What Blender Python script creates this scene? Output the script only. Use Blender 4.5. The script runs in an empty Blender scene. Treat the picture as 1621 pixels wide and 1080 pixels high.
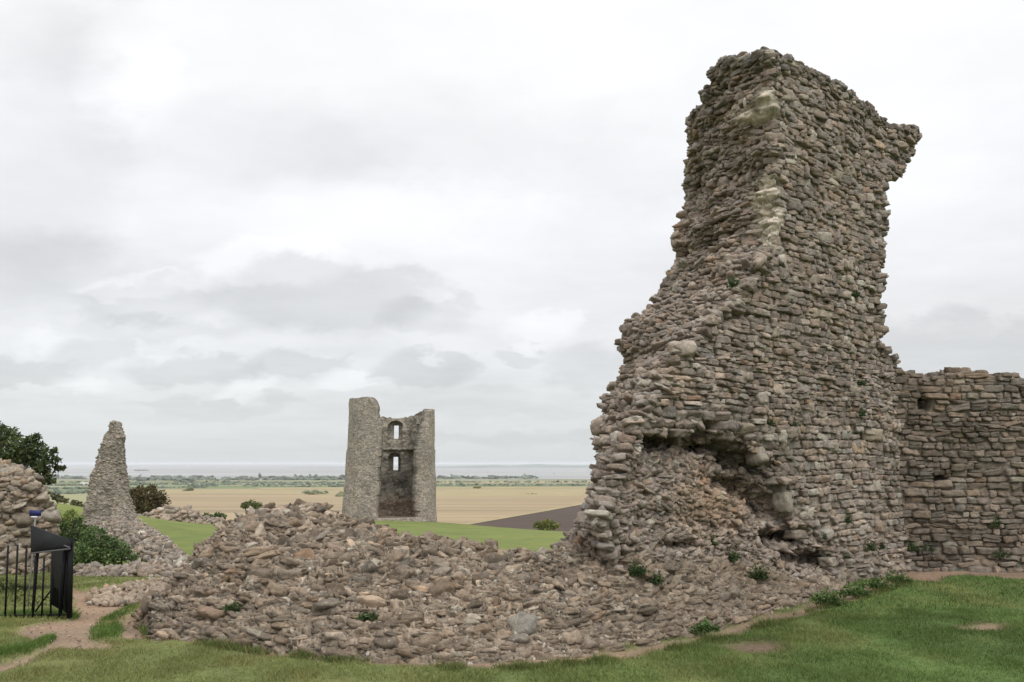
import bpy, math, time
import numpy as np
np.seterr(all='ignore')
from mathutils.bvhtree import BVHTree
from mathutils import Vector
T0=time.time()
rng = np.random.default_rng(11)
scene = bpy.context.scene
col = scene.collection
# ------------------------------------------------------------------ camera
F, W, H = 1306.0, 1621.0, 1080.0
PITCH = math.atan(193/F); CAMZ = 1.6
CP, SP = math.cos(PITCH), math.sin(PITCH)
cam_d = bpy.data.cameras.new('camera'); cam = bpy.data.objects.new('camera', cam_d); col.objects.link(cam)
cam_d.sensor_width = 36; cam_d.lens = 36*F/W; cam_d.clip_end = 60000; cam_d.clip_start = .05
cam.location = (0,0,CAMZ); cam.rotation_euler = (math.pi/2+PITCH,0,0)
scene.camera = cam

def ray(px,py):
    u=(np.asarray(px,float)-810.5)/F; v=(540-np.asarray(py,float))/F
    return np.stack([u, CP-SP*v, SP+CP*v],-1)
def at(px,py,Y):                       # the world point seen at a pixel, at distance Y
    r=ray(px,py); return np.array([0,0,CAMZ])+r*(np.asarray(Y,float)/r[...,1])[...,None]
def proj(P):
    x=P[...,0]; y=P[...,1]; z=P[...,2]-CAMZ
    f=y*CP+z*SP; f=np.maximum(f,.05); up=-y*SP+z*CP
    return 810.5+F*x/f, 540-F*up/f
def sm(x,a,b):
    t=np.clip((x-a)/(b-a),0,1); return t*t*(3-2*t)
# ------------------------------------------------------------------ noise
def _h(ix,iy,iz,s):
    h=(ix*np.uint32(374761393)+iy*np.uint32(668265263)+iz*np.uint32(2147483647)+np.uint32(s*2654435761&0xffffffff)).astype(np.uint32)
    h=(h^(h>>np.uint32(13)))*np.uint32(1274126177); h=(h^(h>>np.uint32(15)))*np.uint32(2246822519)
    h=h^(h>>np.uint32(16)); return h.astype(np.float64)/4294967295.0
def vn(P,s=0):
    P=np.asarray(P,float); i=np.floor(P); f=P-i; f=f*f*(3-2*f); i=i.astype(np.int64).astype(np.uint32)
    x,y,z=i[...,0],i[...,1],i[...,2]; o=np.uint32(1); r=0
    for a in (0,1):
        for b in (0,1):
            for c in (0,1):
                w=(f[...,0] if a else 1-f[...,0])*(f[...,1] if b else 1-f[...,1])*(f[...,2] if c else 1-f[...,2])
                r=r+w*_h(x+o*np.uint32(a),y+o*np.uint32(b),z+o*np.uint32(c),s)
    return r*2-1
def fbm(P,o=4,s=0,g=.5):
    P=np.asarray(P,float); r=0; a=1; t=0
    for k in range(o):
        r=r+a*vn(P*2.03**k+17.3*k,s+k); t+=a; a*=g
    return r/t*1.6
def worley(P,s=0):
    """distance to the nearest cell border (0 on it) and a random number per cell"""
    P=np.asarray(P,float); sh=P.shape[:-1]; P=P.reshape(-1,3); i=np.floor(P); f1=np.full(len(P),9.); f2=np.full(len(P),9.); cid=np.zeros(len(P))
    for a in (-1,0,1):
        for b in (-1,0,1):
            for c in (-1,0,1):
                q=(i+np.array([a,b,c])).astype(np.int64).astype(np.uint32); h=[_h(q[:,0],q[:,1],q[:,2],s+k) for k in range(3)]
                d=np.sqrt(((i+np.array([a,b,c])+np.stack(h,-1)*.9+.05-P)**2).sum(1)); n=d<f1
                f2=np.where(n,f1,np.minimum(f2,d)); cid=np.where(n,_h(q[:,0],q[:,1],q[:,2],s+9),cid); f1=np.where(n,d,f1)
    return (f2-f1).reshape(sh),cid.reshape(sh)
def rubbly(P,fx,fz,s=0):
    e,c=worley(P*np.array([fx,fx,fz])+.25*np.stack([vn(P*fx*1.7,s+5),vn(P*fx*1.7,s+6),vn(P*fx*1.7,s+7)],-1),s)
    return np.minimum(e*2.6,1)**.6*(.55+.6*c),c
def v2(x,y,z=0.): 
    x=np.asarray(x,float); y=np.asarray(y,float); return np.stack([x,y,np.zeros_like(x)+z],-1)
# ------------------------------------------------------------------ object helpers
def tag(o,label=None,cat=None,group=None,kind=None):
    if label: o['label']=label
    if cat: o['category']=cat
    if group: o['group']=group
    if kind: o['kind']=kind
    return o
def mesh_obj(name,V,faces,mat,cols=None,parent=None,smooth=True,tris=None):
    """faces: list of (k x n) int arrays"""
    me=bpy.data.meshes.new(name)
    V=np.ascontiguousarray(V,dtype=np.float32)
    faces=[np.asarray(f,dtype=np.int32) for f in faces if len(f)]
    lv=np.concatenate([f.ravel() for f in faces]); ln=np.concatenate([np.full(len(f),f.shape[1],np.int32) for f in faces])
    ls=np.concatenate([[0],np.cumsum(ln)[:-1]]).astype(np.int32)
    me.vertices.add(len(V)); me.vertices.foreach_set('co',V.ravel())
    me.loops.add(len(lv)); me.loops.foreach_set('vertex_index',lv)
    me.polygons.add(len(ln)); me.polygons.foreach_set('loop_start',ls); me.polygons.foreach_set('loop_total',ln)
    if smooth: me.polygons.foreach_set('use_smooth',np.ones(len(ln),bool))
    if cols is not None:
        a=me.color_attributes.new('Col','FLOAT_COLOR','POINT')
        c=np.ones((len(V),4),np.float32); c[:,:3]=cols; a.data.foreach_set('color',c.ravel())
    me.update(calc_edges=True); me.validate()
    me.materials.append(mat)
    o=bpy.data.objects.new(name,me); col.objects.link(o)
    if parent: o.parent=parent
    return o
def empty(name,loc=(0,0,0)):
    o=bpy.data.objects.new(name,None); o.empty_display_size=.3; o.location=loc; col.objects.link(o); return o
# ------------------------------------------------------------------ geometry collector
def cube_sphere(n):
    vs={}; V=[]; Q=[]
    def idx(p):
        k=tuple(np.round(p,5))
        if k not in vs: vs[k]=len(V); V.append(p)
        return vs[k]
    L=np.tan(np.linspace(-1,1,n+1)*math.pi/4)
    for ax in range(3):
        for sgn in (-1,1):
            for i in range(n):
                for j in range(n):
                    q=[]
                    for (a,b) in ((i,j),(i+1,j),(i+1,j+1),(i,j+1)):
                        p=np.zeros(3); p[ax]=sgn; p[(ax+1)%3]=L[a]; p[(ax+2)%3]=L[b]; q.append(idx(p))
                    Q.append(q if sgn>0 else q[::-1])
    V=np.array(V); return V/np.linalg.norm(V,axis=1)[:,None], np.array(Q)
_tmpl={}
def templates(n,fam='rub',count=40):
    if (n,fam) in _tmpl: return _tmpl[n,fam]
    D,Q=cube_sphere(n); out=[]; R=np.random.default_rng(100+n+len(fam))
    for k in range(count):
        pl=[]; ds=[]; jit=.09 if fam=='box' else .2
        for ax in range(3):
            for s in (-1,1):
                v=np.zeros(3); v[ax]=s; v+=R.normal(0,jit,3); pl.append(v/np.linalg.norm(v)); ds.append(R.uniform(.86,1.0))
        for _ in range(R.integers(2,6) if fam=='box' else R.integers(4,9)):
            v=R.normal(0,1,3); pl.append(v/np.linalg.norm(v)); ds.append(R.uniform(1.15,1.5) if fam=='box' else R.uniform(.82,1.2))
        pl=np.array(pl); ds=np.array(ds); p=R.uniform(22,50)
        m=np.maximum(D@pl.T/ds,0)**p
        r=m.sum(1)**(-1/p)
        r=r*(1+(.12 if fam=='box' else .20)*fbm(D*2.8+k*9.1,3,k,.6))
        out.append(D*r[:,None])
    _tmpl[n,fam]=(np.array(out),Q); return _tmpl[n,fam]
def rotm(a,b,c):
    ca,sa,cb,sb,cc,sc=np.cos(a),np.sin(a),np.cos(b),np.sin(b),np.cos(c),np.sin(c); z=np.zeros_like(a); o=z+1
    X=np.stack([o,z,z,z,ca,-sa,z,sa,ca],-1).reshape(-1,3,3); Y=np.stack([cb,z,sb,z,o,z,-sb,z,cb],-1).reshape(-1,3,3)
    Z=np.stack([cc,-sc,z,sc,cc,z,z,z,o],-1).reshape(-1,3,3); return Z@Y@X
def nrm(v): return v/np.maximum(np.linalg.norm(v,axis=-1,keepdims=True),1e-9)
class Geo:
    def __init__(s): s.V=[]; s.F=[]; s.C=[]; s.n=0; s.core=None
    def add(s,V,Fs,C):
        V=np.asarray(V,float).reshape(-1,3); s.V.append(V); s.F+= [np.asarray(f)+s.n for f in Fs]
        C=np.asarray(C,float); C=np.broadcast_to(C.reshape(-1,3) if C.size>3 else C.reshape(1,3),V.shape); s.C.append(C); s.n+=len(V)
    def grid(s,P,C,wrap=False,core=True):
        m,n=P.shape[:2]; I=np.arange(m*n).reshape(m,n)
        if wrap: I=np.concatenate([I,I[:1]],0)
        Q=np.stack([I[:-1,:-1],I[1:,:-1],I[1:,1:],I[:-1,1:]],-1).reshape(-1,4)
        s.add(P.reshape(-1,3),[Q],C); 
        if core: s.core=(P.reshape(-1,3),Q)
    def stones(s,n,c,N,half,cols,tilt=.08,T=None,fam='rub'):
        """c centres, N outward normals, half sizes along (tangent, up, normal)"""
        if len(c)==0: return
        up=np.array([0,0,1.]); 
        if T is None: T=nrm(np.cross(up,N)+1e-6)
        B=nrm(np.cross(N,T)); M=np.stack([T,B,N],-1)
        k=len(c); tl=np.broadcast_to(np.asarray(tilt,float),(k,))
        M=M@rotm(rng.normal(0,1,k)*tl,rng.normal(0,1,k)*tl,rng.normal(0,1,k)*tl*1.2)
        TV,Q=templates(n,fam); ti=rng.integers(0,len(TV),k)
        fl=rng.choice([-1,1],(k,2)); 
        loc=TV[ti]*half[:,None,:]
        loc[:,:,0]*=fl[:,None,0]; loc[:,:,1]*=fl[:,None,0]     # two flips keep the winding
        V=np.einsum('kij,kvj->kvi',M,loc)+c[:,None,:]
        if n>=4: sz_=np.minimum(half.min(1)*.22,.012)[:,None,None]; V=V+sz_*np.stack([vn(V*24,201),vn(V*24,202),vn(V*24,203)],-1)
        nv=TV.shape[1]; Fq=(Q[None]+(np.arange(k)*nv)[:,None,None]).reshape(-1,4)
        C=np.repeat(cols,nv,0); s.add(V.reshape(-1,3),[Fq],C)
    def build(s,name,mat,parent=None,smooth=True):
        by={}
        for f in s.F: by.setdefault(f.shape[1],[]).append(f)
        return mesh_obj(name,np.concatenate(s.V),[np.concatenate(v) for v in by.values()],mat,np.concatenate(s.C),parent,smooth)
    def bvh(s): return BVHTree.FromPolygons(s.core[0].tolist(),s.core[1].tolist())
def srgb(*c):
    c=np.array(c)/255.; return np.where(c<.04045,c/12.92,((c+.055)/1.055)**2.4)
# ------------------------------------------------------------------ materials
def nt(name):
    m=bpy.data.materials.new(name); m.use_nodes=True; t=m.node_tree; t.nodes.clear()
    o=t.nodes.new('ShaderNodeOutputMaterial'); b=t.nodes.new('ShaderNodeBsdfPrincipled'); t.links.new(b.outputs[0],o.inputs[0])
    b.inputs['Specular IOR Level'].default_value=.2; b.inputs['Roughness'].default_value=.95
    return m,t,b
def N(t,typ,**kw):
    n=t.nodes.new(typ)
    for k,v in kw.items():
        if k.startswith('i_'): n.inputs[k[2:].replace('_',' ')].default_value=v
        else: setattr(n,k,v)
    return n
def mixc(t,fac,a,b,mode='MIX'):
    n=t.nodes.new('ShaderNodeMix'); n.data_type='RGBA'; n.blend_type=mode
    for s,v in ((n.inputs[0],fac),(n.inputs[6],a),(n.inputs[7],b)):
        if isinstance(v,bpy.types.NodeSocket): t.links.new(v,s)
        elif isinstance(v,(int,float)): s.default_value=v if s.type=='VALUE' else (v,v,v,1)
        else: s.default_value=(*v,1)
    return n.outputs[2]
def ramp(t,src,pts):
    r=t.nodes.new('ShaderNodeValToRGB'); t.links.new(src,r.inputs[0]); e=r.color_ramp.elements
    while len(e)<len(pts): e.new(.5)
    for q,(p,c) in zip(e,pts):
        q.position=p; q.color=(*c,1) if hasattr(c,'__len__') else (c,c,c,1)
    return r.outputs[0]
def noise(t,scale,detail=4,rough=.6,vec=None,w=None):
    n=N(t,'ShaderNodeTexNoise'); n.inputs['Scale'].default_value=scale; n.inputs['Detail'].default_value=detail; n.inputs['Roughness'].default_value=rough
    if vec is not None: t.links.new(vec,n.inputs['Vector'])
    return n.outputs['Fac']
def stone_mat(name,fine=1.0,vary=1.0):
    m,t,b=nt(name); at_=N(t,'ShaderNodeAttribute',attribute_name='Col'); tc=N(t,'ShaderNodeTexCoord').outputs['Object']
    n1=noise(t,14*fine,6,.7,tc); n2=noise(t,70*fine,4,.7,tc); n3=noise(t,1.3*fine,4,.6,tc)
    c=mixc(t,1,at_.outputs['Color'],ramp(t,n1,[(.3,.62),(.5,1.0),(.72,1.35)]),'MULTIPLY')
    c=mixc(t,1,c,ramp(t,n2,[(.3,.7),(.5,1),(.75,1.3)]),'MULTIPLY')
    c=mixc(t,.8*vary,c,ramp(t,n3,[(.32,(.74,.75,.74)),(.5,(1,1,1)),(.7,(1.12,1.08,1.03))]),'MULTIPLY')
    v=N(t,'ShaderNodeTexVoronoi'); v.inputs['Scale'].default_value=26*fine; t.links.new(tc,v.inputs['Vector'])
    li=mixc(t,1,ramp(t,v.outputs['Distance'],[(.12,1),(.3,0)]),ramp(t,n1,[(.52,0),(.66,.7)]),'MULTIPLY')
    c=mixc(t,li,c,tuple(srgb(176,172,160)))
    t.links.new(c,b.inputs['Base Color'])
    bp=N(t,'ShaderNodeBump'); bp.inputs['Strength'].default_value=.9; bp.inputs['Distance'].default_value=.02/fine
    hh=mixc(t,.45,n1,n2); t.links.new(hh,bp.inputs['Height']); t.links.new(bp.outputs[0],b.inputs['Normal'])
    return m
def far_stone_mat():
    m,t,b=nt('far_masonry'); at_=N(t,'ShaderNodeAttribute',attribute_name='Col'); tc=N(t,'ShaderNodeTexCoord').outputs['Object']
    mp=N(t,'ShaderNodeMapping'); mp.inputs['Scale'].default_value=(1,1,1.9); t.links.new(tc,mp.inputs[0])
    v=N(t,'ShaderNodeTexVoronoi'); v.inputs['Scale'].default_value=4.6; t.links.new(mp.outputs[0],v.inputs['Vector'])
    v2_=N(t,'ShaderNodeTexVoronoi',feature='DISTANCE_TO_EDGE'); v2_.inputs['Scale'].default_value=4.6; t.links.new(mp.outputs[0],v2_.inputs['Vector'])
    sep=N(t,'ShaderNodeSeparateColor'); t.links.new(v.outputs['Color'],sep.inputs[0])
    c=mixc(t,1,at_.outputs['Color'],ramp(t,sep.outputs[0],[(0,(.66,.64,.62)),(.5,(1,1,1)),(1,(1.4,1.36,1.3))]),'MULTIPLY')
    c=mixc(t,1,c,ramp(t,v2_.outputs['Distance'],[(0,.6),(.12,1)]),'MULTIPLY')
    n3=noise(t,.5,5,.65,tc); c=mixc(t,.9,c,ramp(t,n3,[(.3,(.7,.74,.72)),(.5,(1,1,1)),(.7,(1.15,1.1,1.04))]),'MULTIPLY')
    t.links.new(c,b.inputs['Base Color'])
    bp=N(t,'ShaderNodeBump'); bp.inputs['Strength'].default_value=.8; bp.inputs['Distance'].default_value=.07
    t.links.new(v2_.outputs['Distance'],bp.inputs['Height']); t.links.new(bp.outputs[0],b.inputs['Normal'])
    return m
def plain(name,c,rough=.9,var=.25,scale=3.,bump=0,stretch=(1,1,1),spec=.2):
    m,t,b=nt(name); tc=N(t,'ShaderNodeTexCoord').outputs['Object']; mp=N(t,'ShaderNodeMapping'); mp.inputs['Scale'].default_value=stretch; t.links.new(tc,mp.inputs[0])
    n=noise(t,scale,6,.65,mp.outputs[0]); cc=mixc(t,1,tuple(c),ramp(t,n,[(.28,1-var),(.5,1),(.72,1+var)]),'MULTIPLY')
    t.links.new(cc,b.inputs['Base Color']); b.inputs['Roughness'].default_value=rough; b.inputs['Specular IOR Level'].default_value=spec
    if bump:
        bp=N(t,'ShaderNodeBump'); bp.inputs['Distance'].default_value=bump; t.links.new(n,bp.inputs['Height']); t.links.new(bp.outputs[0],b.inputs['Normal'])
    return m
def leaf_mat(name):
    m,t,b=nt(name); at_=N(t,'ShaderNodeAttribute',attribute_name='Col'); t.links.new(at_.outputs['Color'],b.inputs['Base Color']); b.inputs['Roughness'].default_value=.7
    tr=N(t,'ShaderNodeBsdfTranslucent'); t.links.new(at_.outputs['Color'],tr.inputs[0]); mx=N(t,'ShaderNodeMixShader'); mx.inputs[0].default_value=.25
    o=[n for n in t.nodes if n.type=='OUTPUT_MATERIAL'][0]
    t.links.new(b.outputs[0],mx.inputs[1]); t.links.new(tr.outputs[0],mx.inputs[2]); t.links.new(mx.outputs[0],o.inputs[0]); return m
M_STONE=stone_mat('ragstone'); M_STONE_FAR=stone_mat('ragstone_coarse',.45); M_TOWER=far_stone_mat(); M_LEAF=leaf_mat('foliage')
M_BLACK=plain('black_paint',(.006,.006,.007),.7,.2,8,spec=.15)
ALB=.74
def stone_cols(k,base=(151,138,126),spread=.17,pale=.05,red=.02):
    c=srgb(*base)[None]*np.exp(rng.normal(0,spread,(k,1)))
    w=rng.normal(0,.035,(k,1)); c=c*np.concatenate([1+w,1+0*w,1-w],1)
    r=rng.random(k); c[r<pale]=srgb(182,174,160)*rng.uniform(.75,1.1,((r<pale).sum(),1)); 
    q=(r>1-red); c[q]*=np.array([1.08,.95,.87]); return c*ALB
# ------------------------------------------------------------------ ground
def gz(x,y):
    x=np.asarray(x,float); y=np.asarray(y,float)
    ye=y-7.5*sm(x,1.2,4.2)*(1-sm(y,16,34))
    z=np.interp(ye,[-1e5,8,11,16,21,40,80,92,110,160,420,700,1e6],[0,0,-.28,-.6,-.95,-1.95,-3.75,-4.7,-9,-22,-48.5,-50,-50])
    z=z+1.75*np.exp(-((x+29)/7)**2-((y-50)/9)**2)
    r=np.hypot(x,y); near=1-sm(r,100,200)
    z=z+near*(.035*fbm(v2(x*.45,y*.45),3,3)*sm(r,2,6)+.012*fbm(v2(x*2.2,y*2.2),2,4)*(r<30))
    z=z-(1.15*sm(x,-13,8)+.4*sm(-x,18,32))*sm(y,40,80)*near
    z=z-12*sm(np.abs(x),90,400)*near*sm(y,-1e4,1)
    return z
def ground_hit(px,py,off=0.):
    r=ray(px,py); Y=np.full(np.shape(r[...,0]),10.)
    for _ in range(60):
        P=np.array([0,0,CAMZ])+r*(Y/r[...,1])[...,None]
        Yn=(CAMZ-gz(P[...,0],P[...,1])-off)/(-r[...,2]/r[...,1]); Y=Y*.6+Yn*.4
    return np.array([0,0,CAMZ])+r*(Y/r[...,1])[...,None]
def inpoly(px,py,poly):
    poly=np.array(poly,float); n=len(poly); r=np.zeros(np.shape(px),bool); j=n-1
    for i in range(n):
        xi,yi=poly[i]; xj,yj=poly[j]
        c=((yi>py)!=(yj>py))&(px<(xj-xi)*(py-yi)/(yj-yi+1e-9)+xi); r^=c; j=i
    return r
def dseg(px,py,pl):
    d=np.full(np.shape(px),1e9)
    for (x0,y0),(x1,y1) in zip(pl[:-1],pl[1:]):
        L=(x1-x0)**2+(y1-y0)**2; t=np.clip(((px-x0)*(x1-x0)+(py-y0)*(y1-y0))/L,0,1)
        d=np.minimum(d,np.hypot(px-x0-t*(x1-x0),py-y0-t*(y1-y0)))
    return d
PATHS=[[(113,930),(135,938),(180,930),(250,916),(300,905),(330,925),(330,960),(230,948),(196,966),(165,986),(147,1004),(152,1014),(190,1022),(180,1030),(130,1028),(92,1027),(50,1048),(-60,1085),(-60,1062),(0,1052),(50,1034),(78,1016),(30,1006),(34,994),(70,984),(118,978)],
       [(172,990),(196,972),(222,966),(250,985),(262,1014),(205,1011),(186,1003)],
       [(1436,903),(1700,896),(1700,914),(1600,917),(1520,912),(1460,918),(1400,934),(1385,925)]]
LINES=[([(590,1042),(700,1049),(810,1049),(900,1043),(1000,1032),(1080,1016),(1150,999),(1230,976),(1300,955),(1380,932),(1440,914)],6.5),([(225,1000),(300,1012),(420,1031),(520,1040),(600,1044)],3)]
def dirt_mask(x,y,z):
    P=np.stack([x,y,z],-1); px,py=proj(P); nz=fbm(v2(x*1.7,y*1.7),4,9)
    jx=px+9*fbm(v2(x*2.2,y*2.2),3,21); jy=py+4.5*fbm(v2(x*2.2,y*2.2),3,22)
    d=np.zeros(np.shape(x))
    for pg in PATHS:
        d=np.maximum(d,inpoly(jx,jy,pg)*1.0)
    for l,wd in LINES:
        d=np.maximum(d,np.clip(1.5-dseg(jx,jy,l)/wd,0,1))
    d=np.maximum(d,1.4*np.clip(1.3-np.hypot((jx-1193)/46,(jy-1023)/9),0,1)); d=np.maximum(d,1.4*np.clip(1.3-np.hypot((jx-1555)/38,(jy-993)/5),0,1))
    return np.clip(d,0,1)*((y>2)&(y<25)), nz
def geom(a,b,n): return np.geomspace(a,b,n)
xs=np.concatenate([-geom(12000,9.2,60),np.linspace(-9,9,340),geom(9.2,12000,60)])
ys=np.concatenate([-geom(3000,3,14),np.linspace(2,4.9,10),np.linspace(5,14,230),np.linspace(14.1,30,110),geom(30.5,120,90),geom(122,40000,90)])
X,Y=np.meshgrid(xs,ys,indexing='ij'); Z=gz(X,Y); DM,NZ=dirt_mask(X,Y,Z)
soft=DM.copy()
soft[1:-1,1:-1]=(DM[1:-1,1:-1]*2+DM[:-2,1:-1]+DM[2:,1:-1]+DM[1:-1,:-2]+DM[1:-1,2:])/6
Z=Z-.025*soft
gc=srgb(118,124,74)[None,None]*np.ones(X.shape+(1,))
px_,py_=proj(np.stack([X,Y,Z],-1))
R=np.hypot(X,Y); a=sm(X,-2.5,3.2)[...,None]*(Y<18)[...,None]
gc=gc*(1-a)+srgb(90,110,58)*a
patch=(.5+.5*fbm(v2(X*.9,Y*.9),4,31))[...,None]; gc=gc*(.85+.3*patch)*np.array([1,1,1.])
dry=np.clip(fbm(v2(X*1.4,Y*1.4),4,33),0,1)[...,None]*.45; gc=gc*(1-dry)+srgb(136,132,84)*dry
midg=(sm(Y,16,22)*(1-sm(Y,80,95)))[...,None]; gc=gc*(1-midg)+srgb(114,124,66)*(.90+.12*patch)*midg
far=sm(Y,120,300)[...,None]; gc=gc*(1-far)+srgb(146,144,108)*far
soil=srgb(152,128,110)*(.85+.3*(.5+.5*fbm(v2(X*2,Y*2),4,41)))[...,None]
redd=(np.clip(fbm(v2(X*.8,Y*.8),3,43)+.1,0,1)*.6*(X<-2))[...,None]; soil=soil*(1-redd)+srgb(150,116,92)*redd
dark=((np.hypot((px_-1193)/60,(py_-1023)/16)<1)*.6)[...,None]; soil=soil*(1-dark)+srgb(92,78,62)*dark
gc=gc*.74; gc=gc*(1-soft[...,None])+soil*.72*soft[...,None]
def ground_mat():
    m,t,b=nt('ground_turf'); at_=N(t,'ShaderNodeAttribute',attribute_name='Col'); tc=N(t,'ShaderNodeTexCoord').outputs['Object']
    n1=noise(t,22,5,.7,tc); n2=noise(t,1.1,6,.65,tc); n3=noise(t,.02,6,.6,tc); n4_=noise(t,.22,7,.7,tc)
    c=mixc(t,1,at_.outputs['Color'],ramp(t,n1,[(.3,.66),(.5,1),(.72,1.35)]),'MULTIPLY')
    c=mixc(t,.8,c,ramp(t,n2,[(.3,.8),(.5,1),(.7,1.18)]),'MULTIPLY')
    c=mixc(t,.7,c,ramp(t,n3,[(.35,(.72,.82,.72)),(.5,(1,1,1)),(.66,(1.2,1.1,.95))]),'MULTIPLY')
    c=mixc(t,.9,c,ramp(t,n4_,[(.34,(.80,.86,.78)),(.5,(1,1,1)),(.64,(1.22,1.12,1.05))]),'MULTIPLY')
    t.links.new(c,b.inputs['Base Color']); bp=N(t,'ShaderNodeBump'); bp.inputs['Distance'].default_value=.02; t.links.new(n1,bp.inputs['Height']); t.links.new(bp.outputs[0],b.inputs['Normal']); return m
g=Geo(); g.grid(np.stack([X,Y,Z],-1)[:, :],gc.reshape(-1,3)); 0
o=g.build('ground',ground_mat()); tag(o,kind='structure')
# ---- grass blades on the near lawn
def ground_col(x,y):
    i=np.clip(np.searchsorted(xs,x),0,len(xs)-1); j=np.clip(np.searchsorted(ys,y),0,len(ys)-1); return gc[i,j],soft[i,j]
def blades(k,ymin,ymax,h0,w0):
    y=np.sqrt(rng.uniform(ymin**2,ymax**2,k)); x=y*rng.uniform(-.70,.70,k)
    cg,sf=ground_col(x,y); clump=fbm(v2(x*3,y*3),3,51)
    keep=(rng.random(k)>sf*1.3)&(rng.random(k)<.75+.5*clump); x,y,cg,clump=x[keep],y[keep],cg[keep],clump[keep]; k=len(x)
    z=gz(x,y)-.004; a=rng.uniform(0,math.tau,k); w=w0*rng.uniform(.6,1.3,k); h=h0*rng.uniform(.5,1.3,k)*(1+.5*clump)
    lean=rng.normal(0,.55,(k,2))*h[:,None]
    P0=np.stack([x-np.cos(a)*w,y-np.sin(a)*w,z],-1); P1=np.stack([x+np.cos(a)*w,y+np.sin(a)*w,z],-1); P2=np.stack([x+lean[:,0],y+lean[:,1],z+h],-1)
    V=np.stack([P0,P1,P2],1).reshape(-1,3); c=cg*rng.uniform(.85,1.5,(k,1))*np.where(rng.random((k,1))<.1,np.array([1.35,1.15,.95]),1.)
    return V,np.repeat(c,3,0)
Va,Ca=blades(420000,5.1,9.5,.028,.0032); Vb,Cb=blades(230000,9.5,19,.04,.006)
def fringe(k,pl,off,sd_,h0):
    pl=np.array(pl,float); f=rng.uniform(0,len(pl)-1.001,k); i=f.astype(int); g_=(f-i)[:,None]; p=pl[i]*(1-g_)+pl[i+1]*g_
    p[:,1]+=off+rng.normal(0,sd_,k); c=ground_hit(p[:,0],p[:,1]); x,y=c[:,0],c[:,1]; cl=fbm(v2(x*4,y*4),3,55); kp=cl>-.15; x,y,cl=x[kp],y[kp],cl[kp]; k=len(x); z=gz(x,y)-.01; a=rng.uniform(0,math.tau,k); w=.0035; h=h0*rng.uniform(.4,1.2,k)*(.6+cl); ln=rng.normal(0,.5,(k,2))*h[:,None]
    V=np.stack([np.stack([x-np.cos(a)*w,y-np.sin(a)*w,z],-1),np.stack([x+np.cos(a)*w,y+np.sin(a)*w,z],-1),np.stack([x+ln[:,0],y+ln[:,1],z+h],-1)],1).reshape(-1,3)
    return V,np.repeat(np.where(rng.random((k,1))<.25,srgb(140,130,84),srgb(92,108,56))*rng.uniform(.5,1.,(k,1)),3,0)
Vc,Cc=fringe(16000,LINES[0][0],9,2.5,.07); Vd,Cd=fringe(5000,[(222,985),(228,1003),(300,1016),(420,1034),(520,1043),(600,1047)],1,2.,.07)
Vb=np.concatenate([Vb,Vc,Vd]); Cb=np.concatenate([Cb,Cc,Cd])
V=np.concatenate([Va,Vb]); o=mesh_obj('grass',V,[np.arange(len(V)).reshape(-1,3)],M_LEAF,np.concatenate([Ca,Cb]),smooth=False); tag(o,'short mown green grass covering the lawn','grass',kind='stuff')
print('ground',time.time()-T0)

# ------------------------------------------------------------------ tall fragment
def xy_t(px,py,p0,d):
    r=ray(px,py); det=-r[...,0]*d[1]+d[0]*r[...,1]
    k=(-p0[0]*d[1]+d[0]*p0[1])/det; t=(r[...,0]*p0[1]-r[...,1]*p0[0])/det
    return -t*1.0 if False else ((k*r[...,0]-p0[0])*d[0]+(k*r[...,1]-p0[1])*d[1]), CAMZ+k*r[...,2]
d_=np.array([.728,.686]); d_/=np.linalg.norm(d_); nf=np.array([d_[1],-d_[0]])
# the two upper corners: same top height at corner and far right
rB=ray(1440,205); rA=ray(1215,78)
Bt=np.array([rB[0]/rB[1],1.])*12.35
# front plane goes through the foot of the wall
foot=ground_hit(1436.,900.); PF=foot[:2]+nf*0.0
tA_top,zA_top=xy_t(1215,78,PF,d_)
Aw=PF+tA_top*d_
wv=np.array([-.56,2.27]); PR=Aw+wv
print('foot',foot,'A',Aw,zA_top, 'right top', xy_t(1440,205,PF,d_))
def tab(pts,p0,d):
    a=np.array([xy_t(x,y,p0,d) for x,y in pts]); a=a[np.argsort(a[:,1])]; return a[:,1],a[:,0]
TA=tab([(1215,78),(1221,150),(1224,260),(1222,350),(1192,440),(1108,525),(1058,575),(1012,640),(990,690),(968,760),(944,830),(965,880),(1010,980)],PF,d_)
TB=tab([(1447,222),(1446,200),(1436,243),(1427,262),(1424,277),(1400,287),(1397,400),(1392,470),(1392,538),(1404,556),(1418,575),(1424,640),(1432,760),(1440,900)],PF,d_)
TC=tab([(1085,190),(1093,240),(1097,300),(1091,330),(1066,378),(1080,405),(1054,455),(1032,490),(995,515),(980,545),(992,575),(974,635),(957,665),(957,735),(942,785),(926,830),(893,866),(905,900),(960,960)],PR,d_)
TC=(TC[0],TC[1]+.13*sm(TC[0],.5,2.2)); TA=(TA[0],TA[1]+.04); TB=(TB[0],TB[1]-.05)
ZT=tab([(1214,76),(1262,95),(1300,118),(1335,140),(1375,170),(1405,182),(1440,200),(1447,222)],PF,d_)
tf=ZT[1]; zf=ZT[0]; o_=np.argsort(tf); tf=tf[o_]; zf=zf[o_]
lu=nrm(-wv*-1); aw=[xy_t(x,y,Aw,lu) for x,y in [(1213,76),(1188,82),(1160,92),(1150,104),(1146,125),(1118,158),(1088,190)]]
lt=np.array([a[0] for a in aw])/np.linalg.norm(wv); lz=np.array([a[1] for a in aw])
tB_top=xy_t(1440,200,PF,d_)[0]
print('left top', lt,lz)
ql=np.concatenate([(tf-tA_top)/(tB_top-tA_top)]); 
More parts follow.
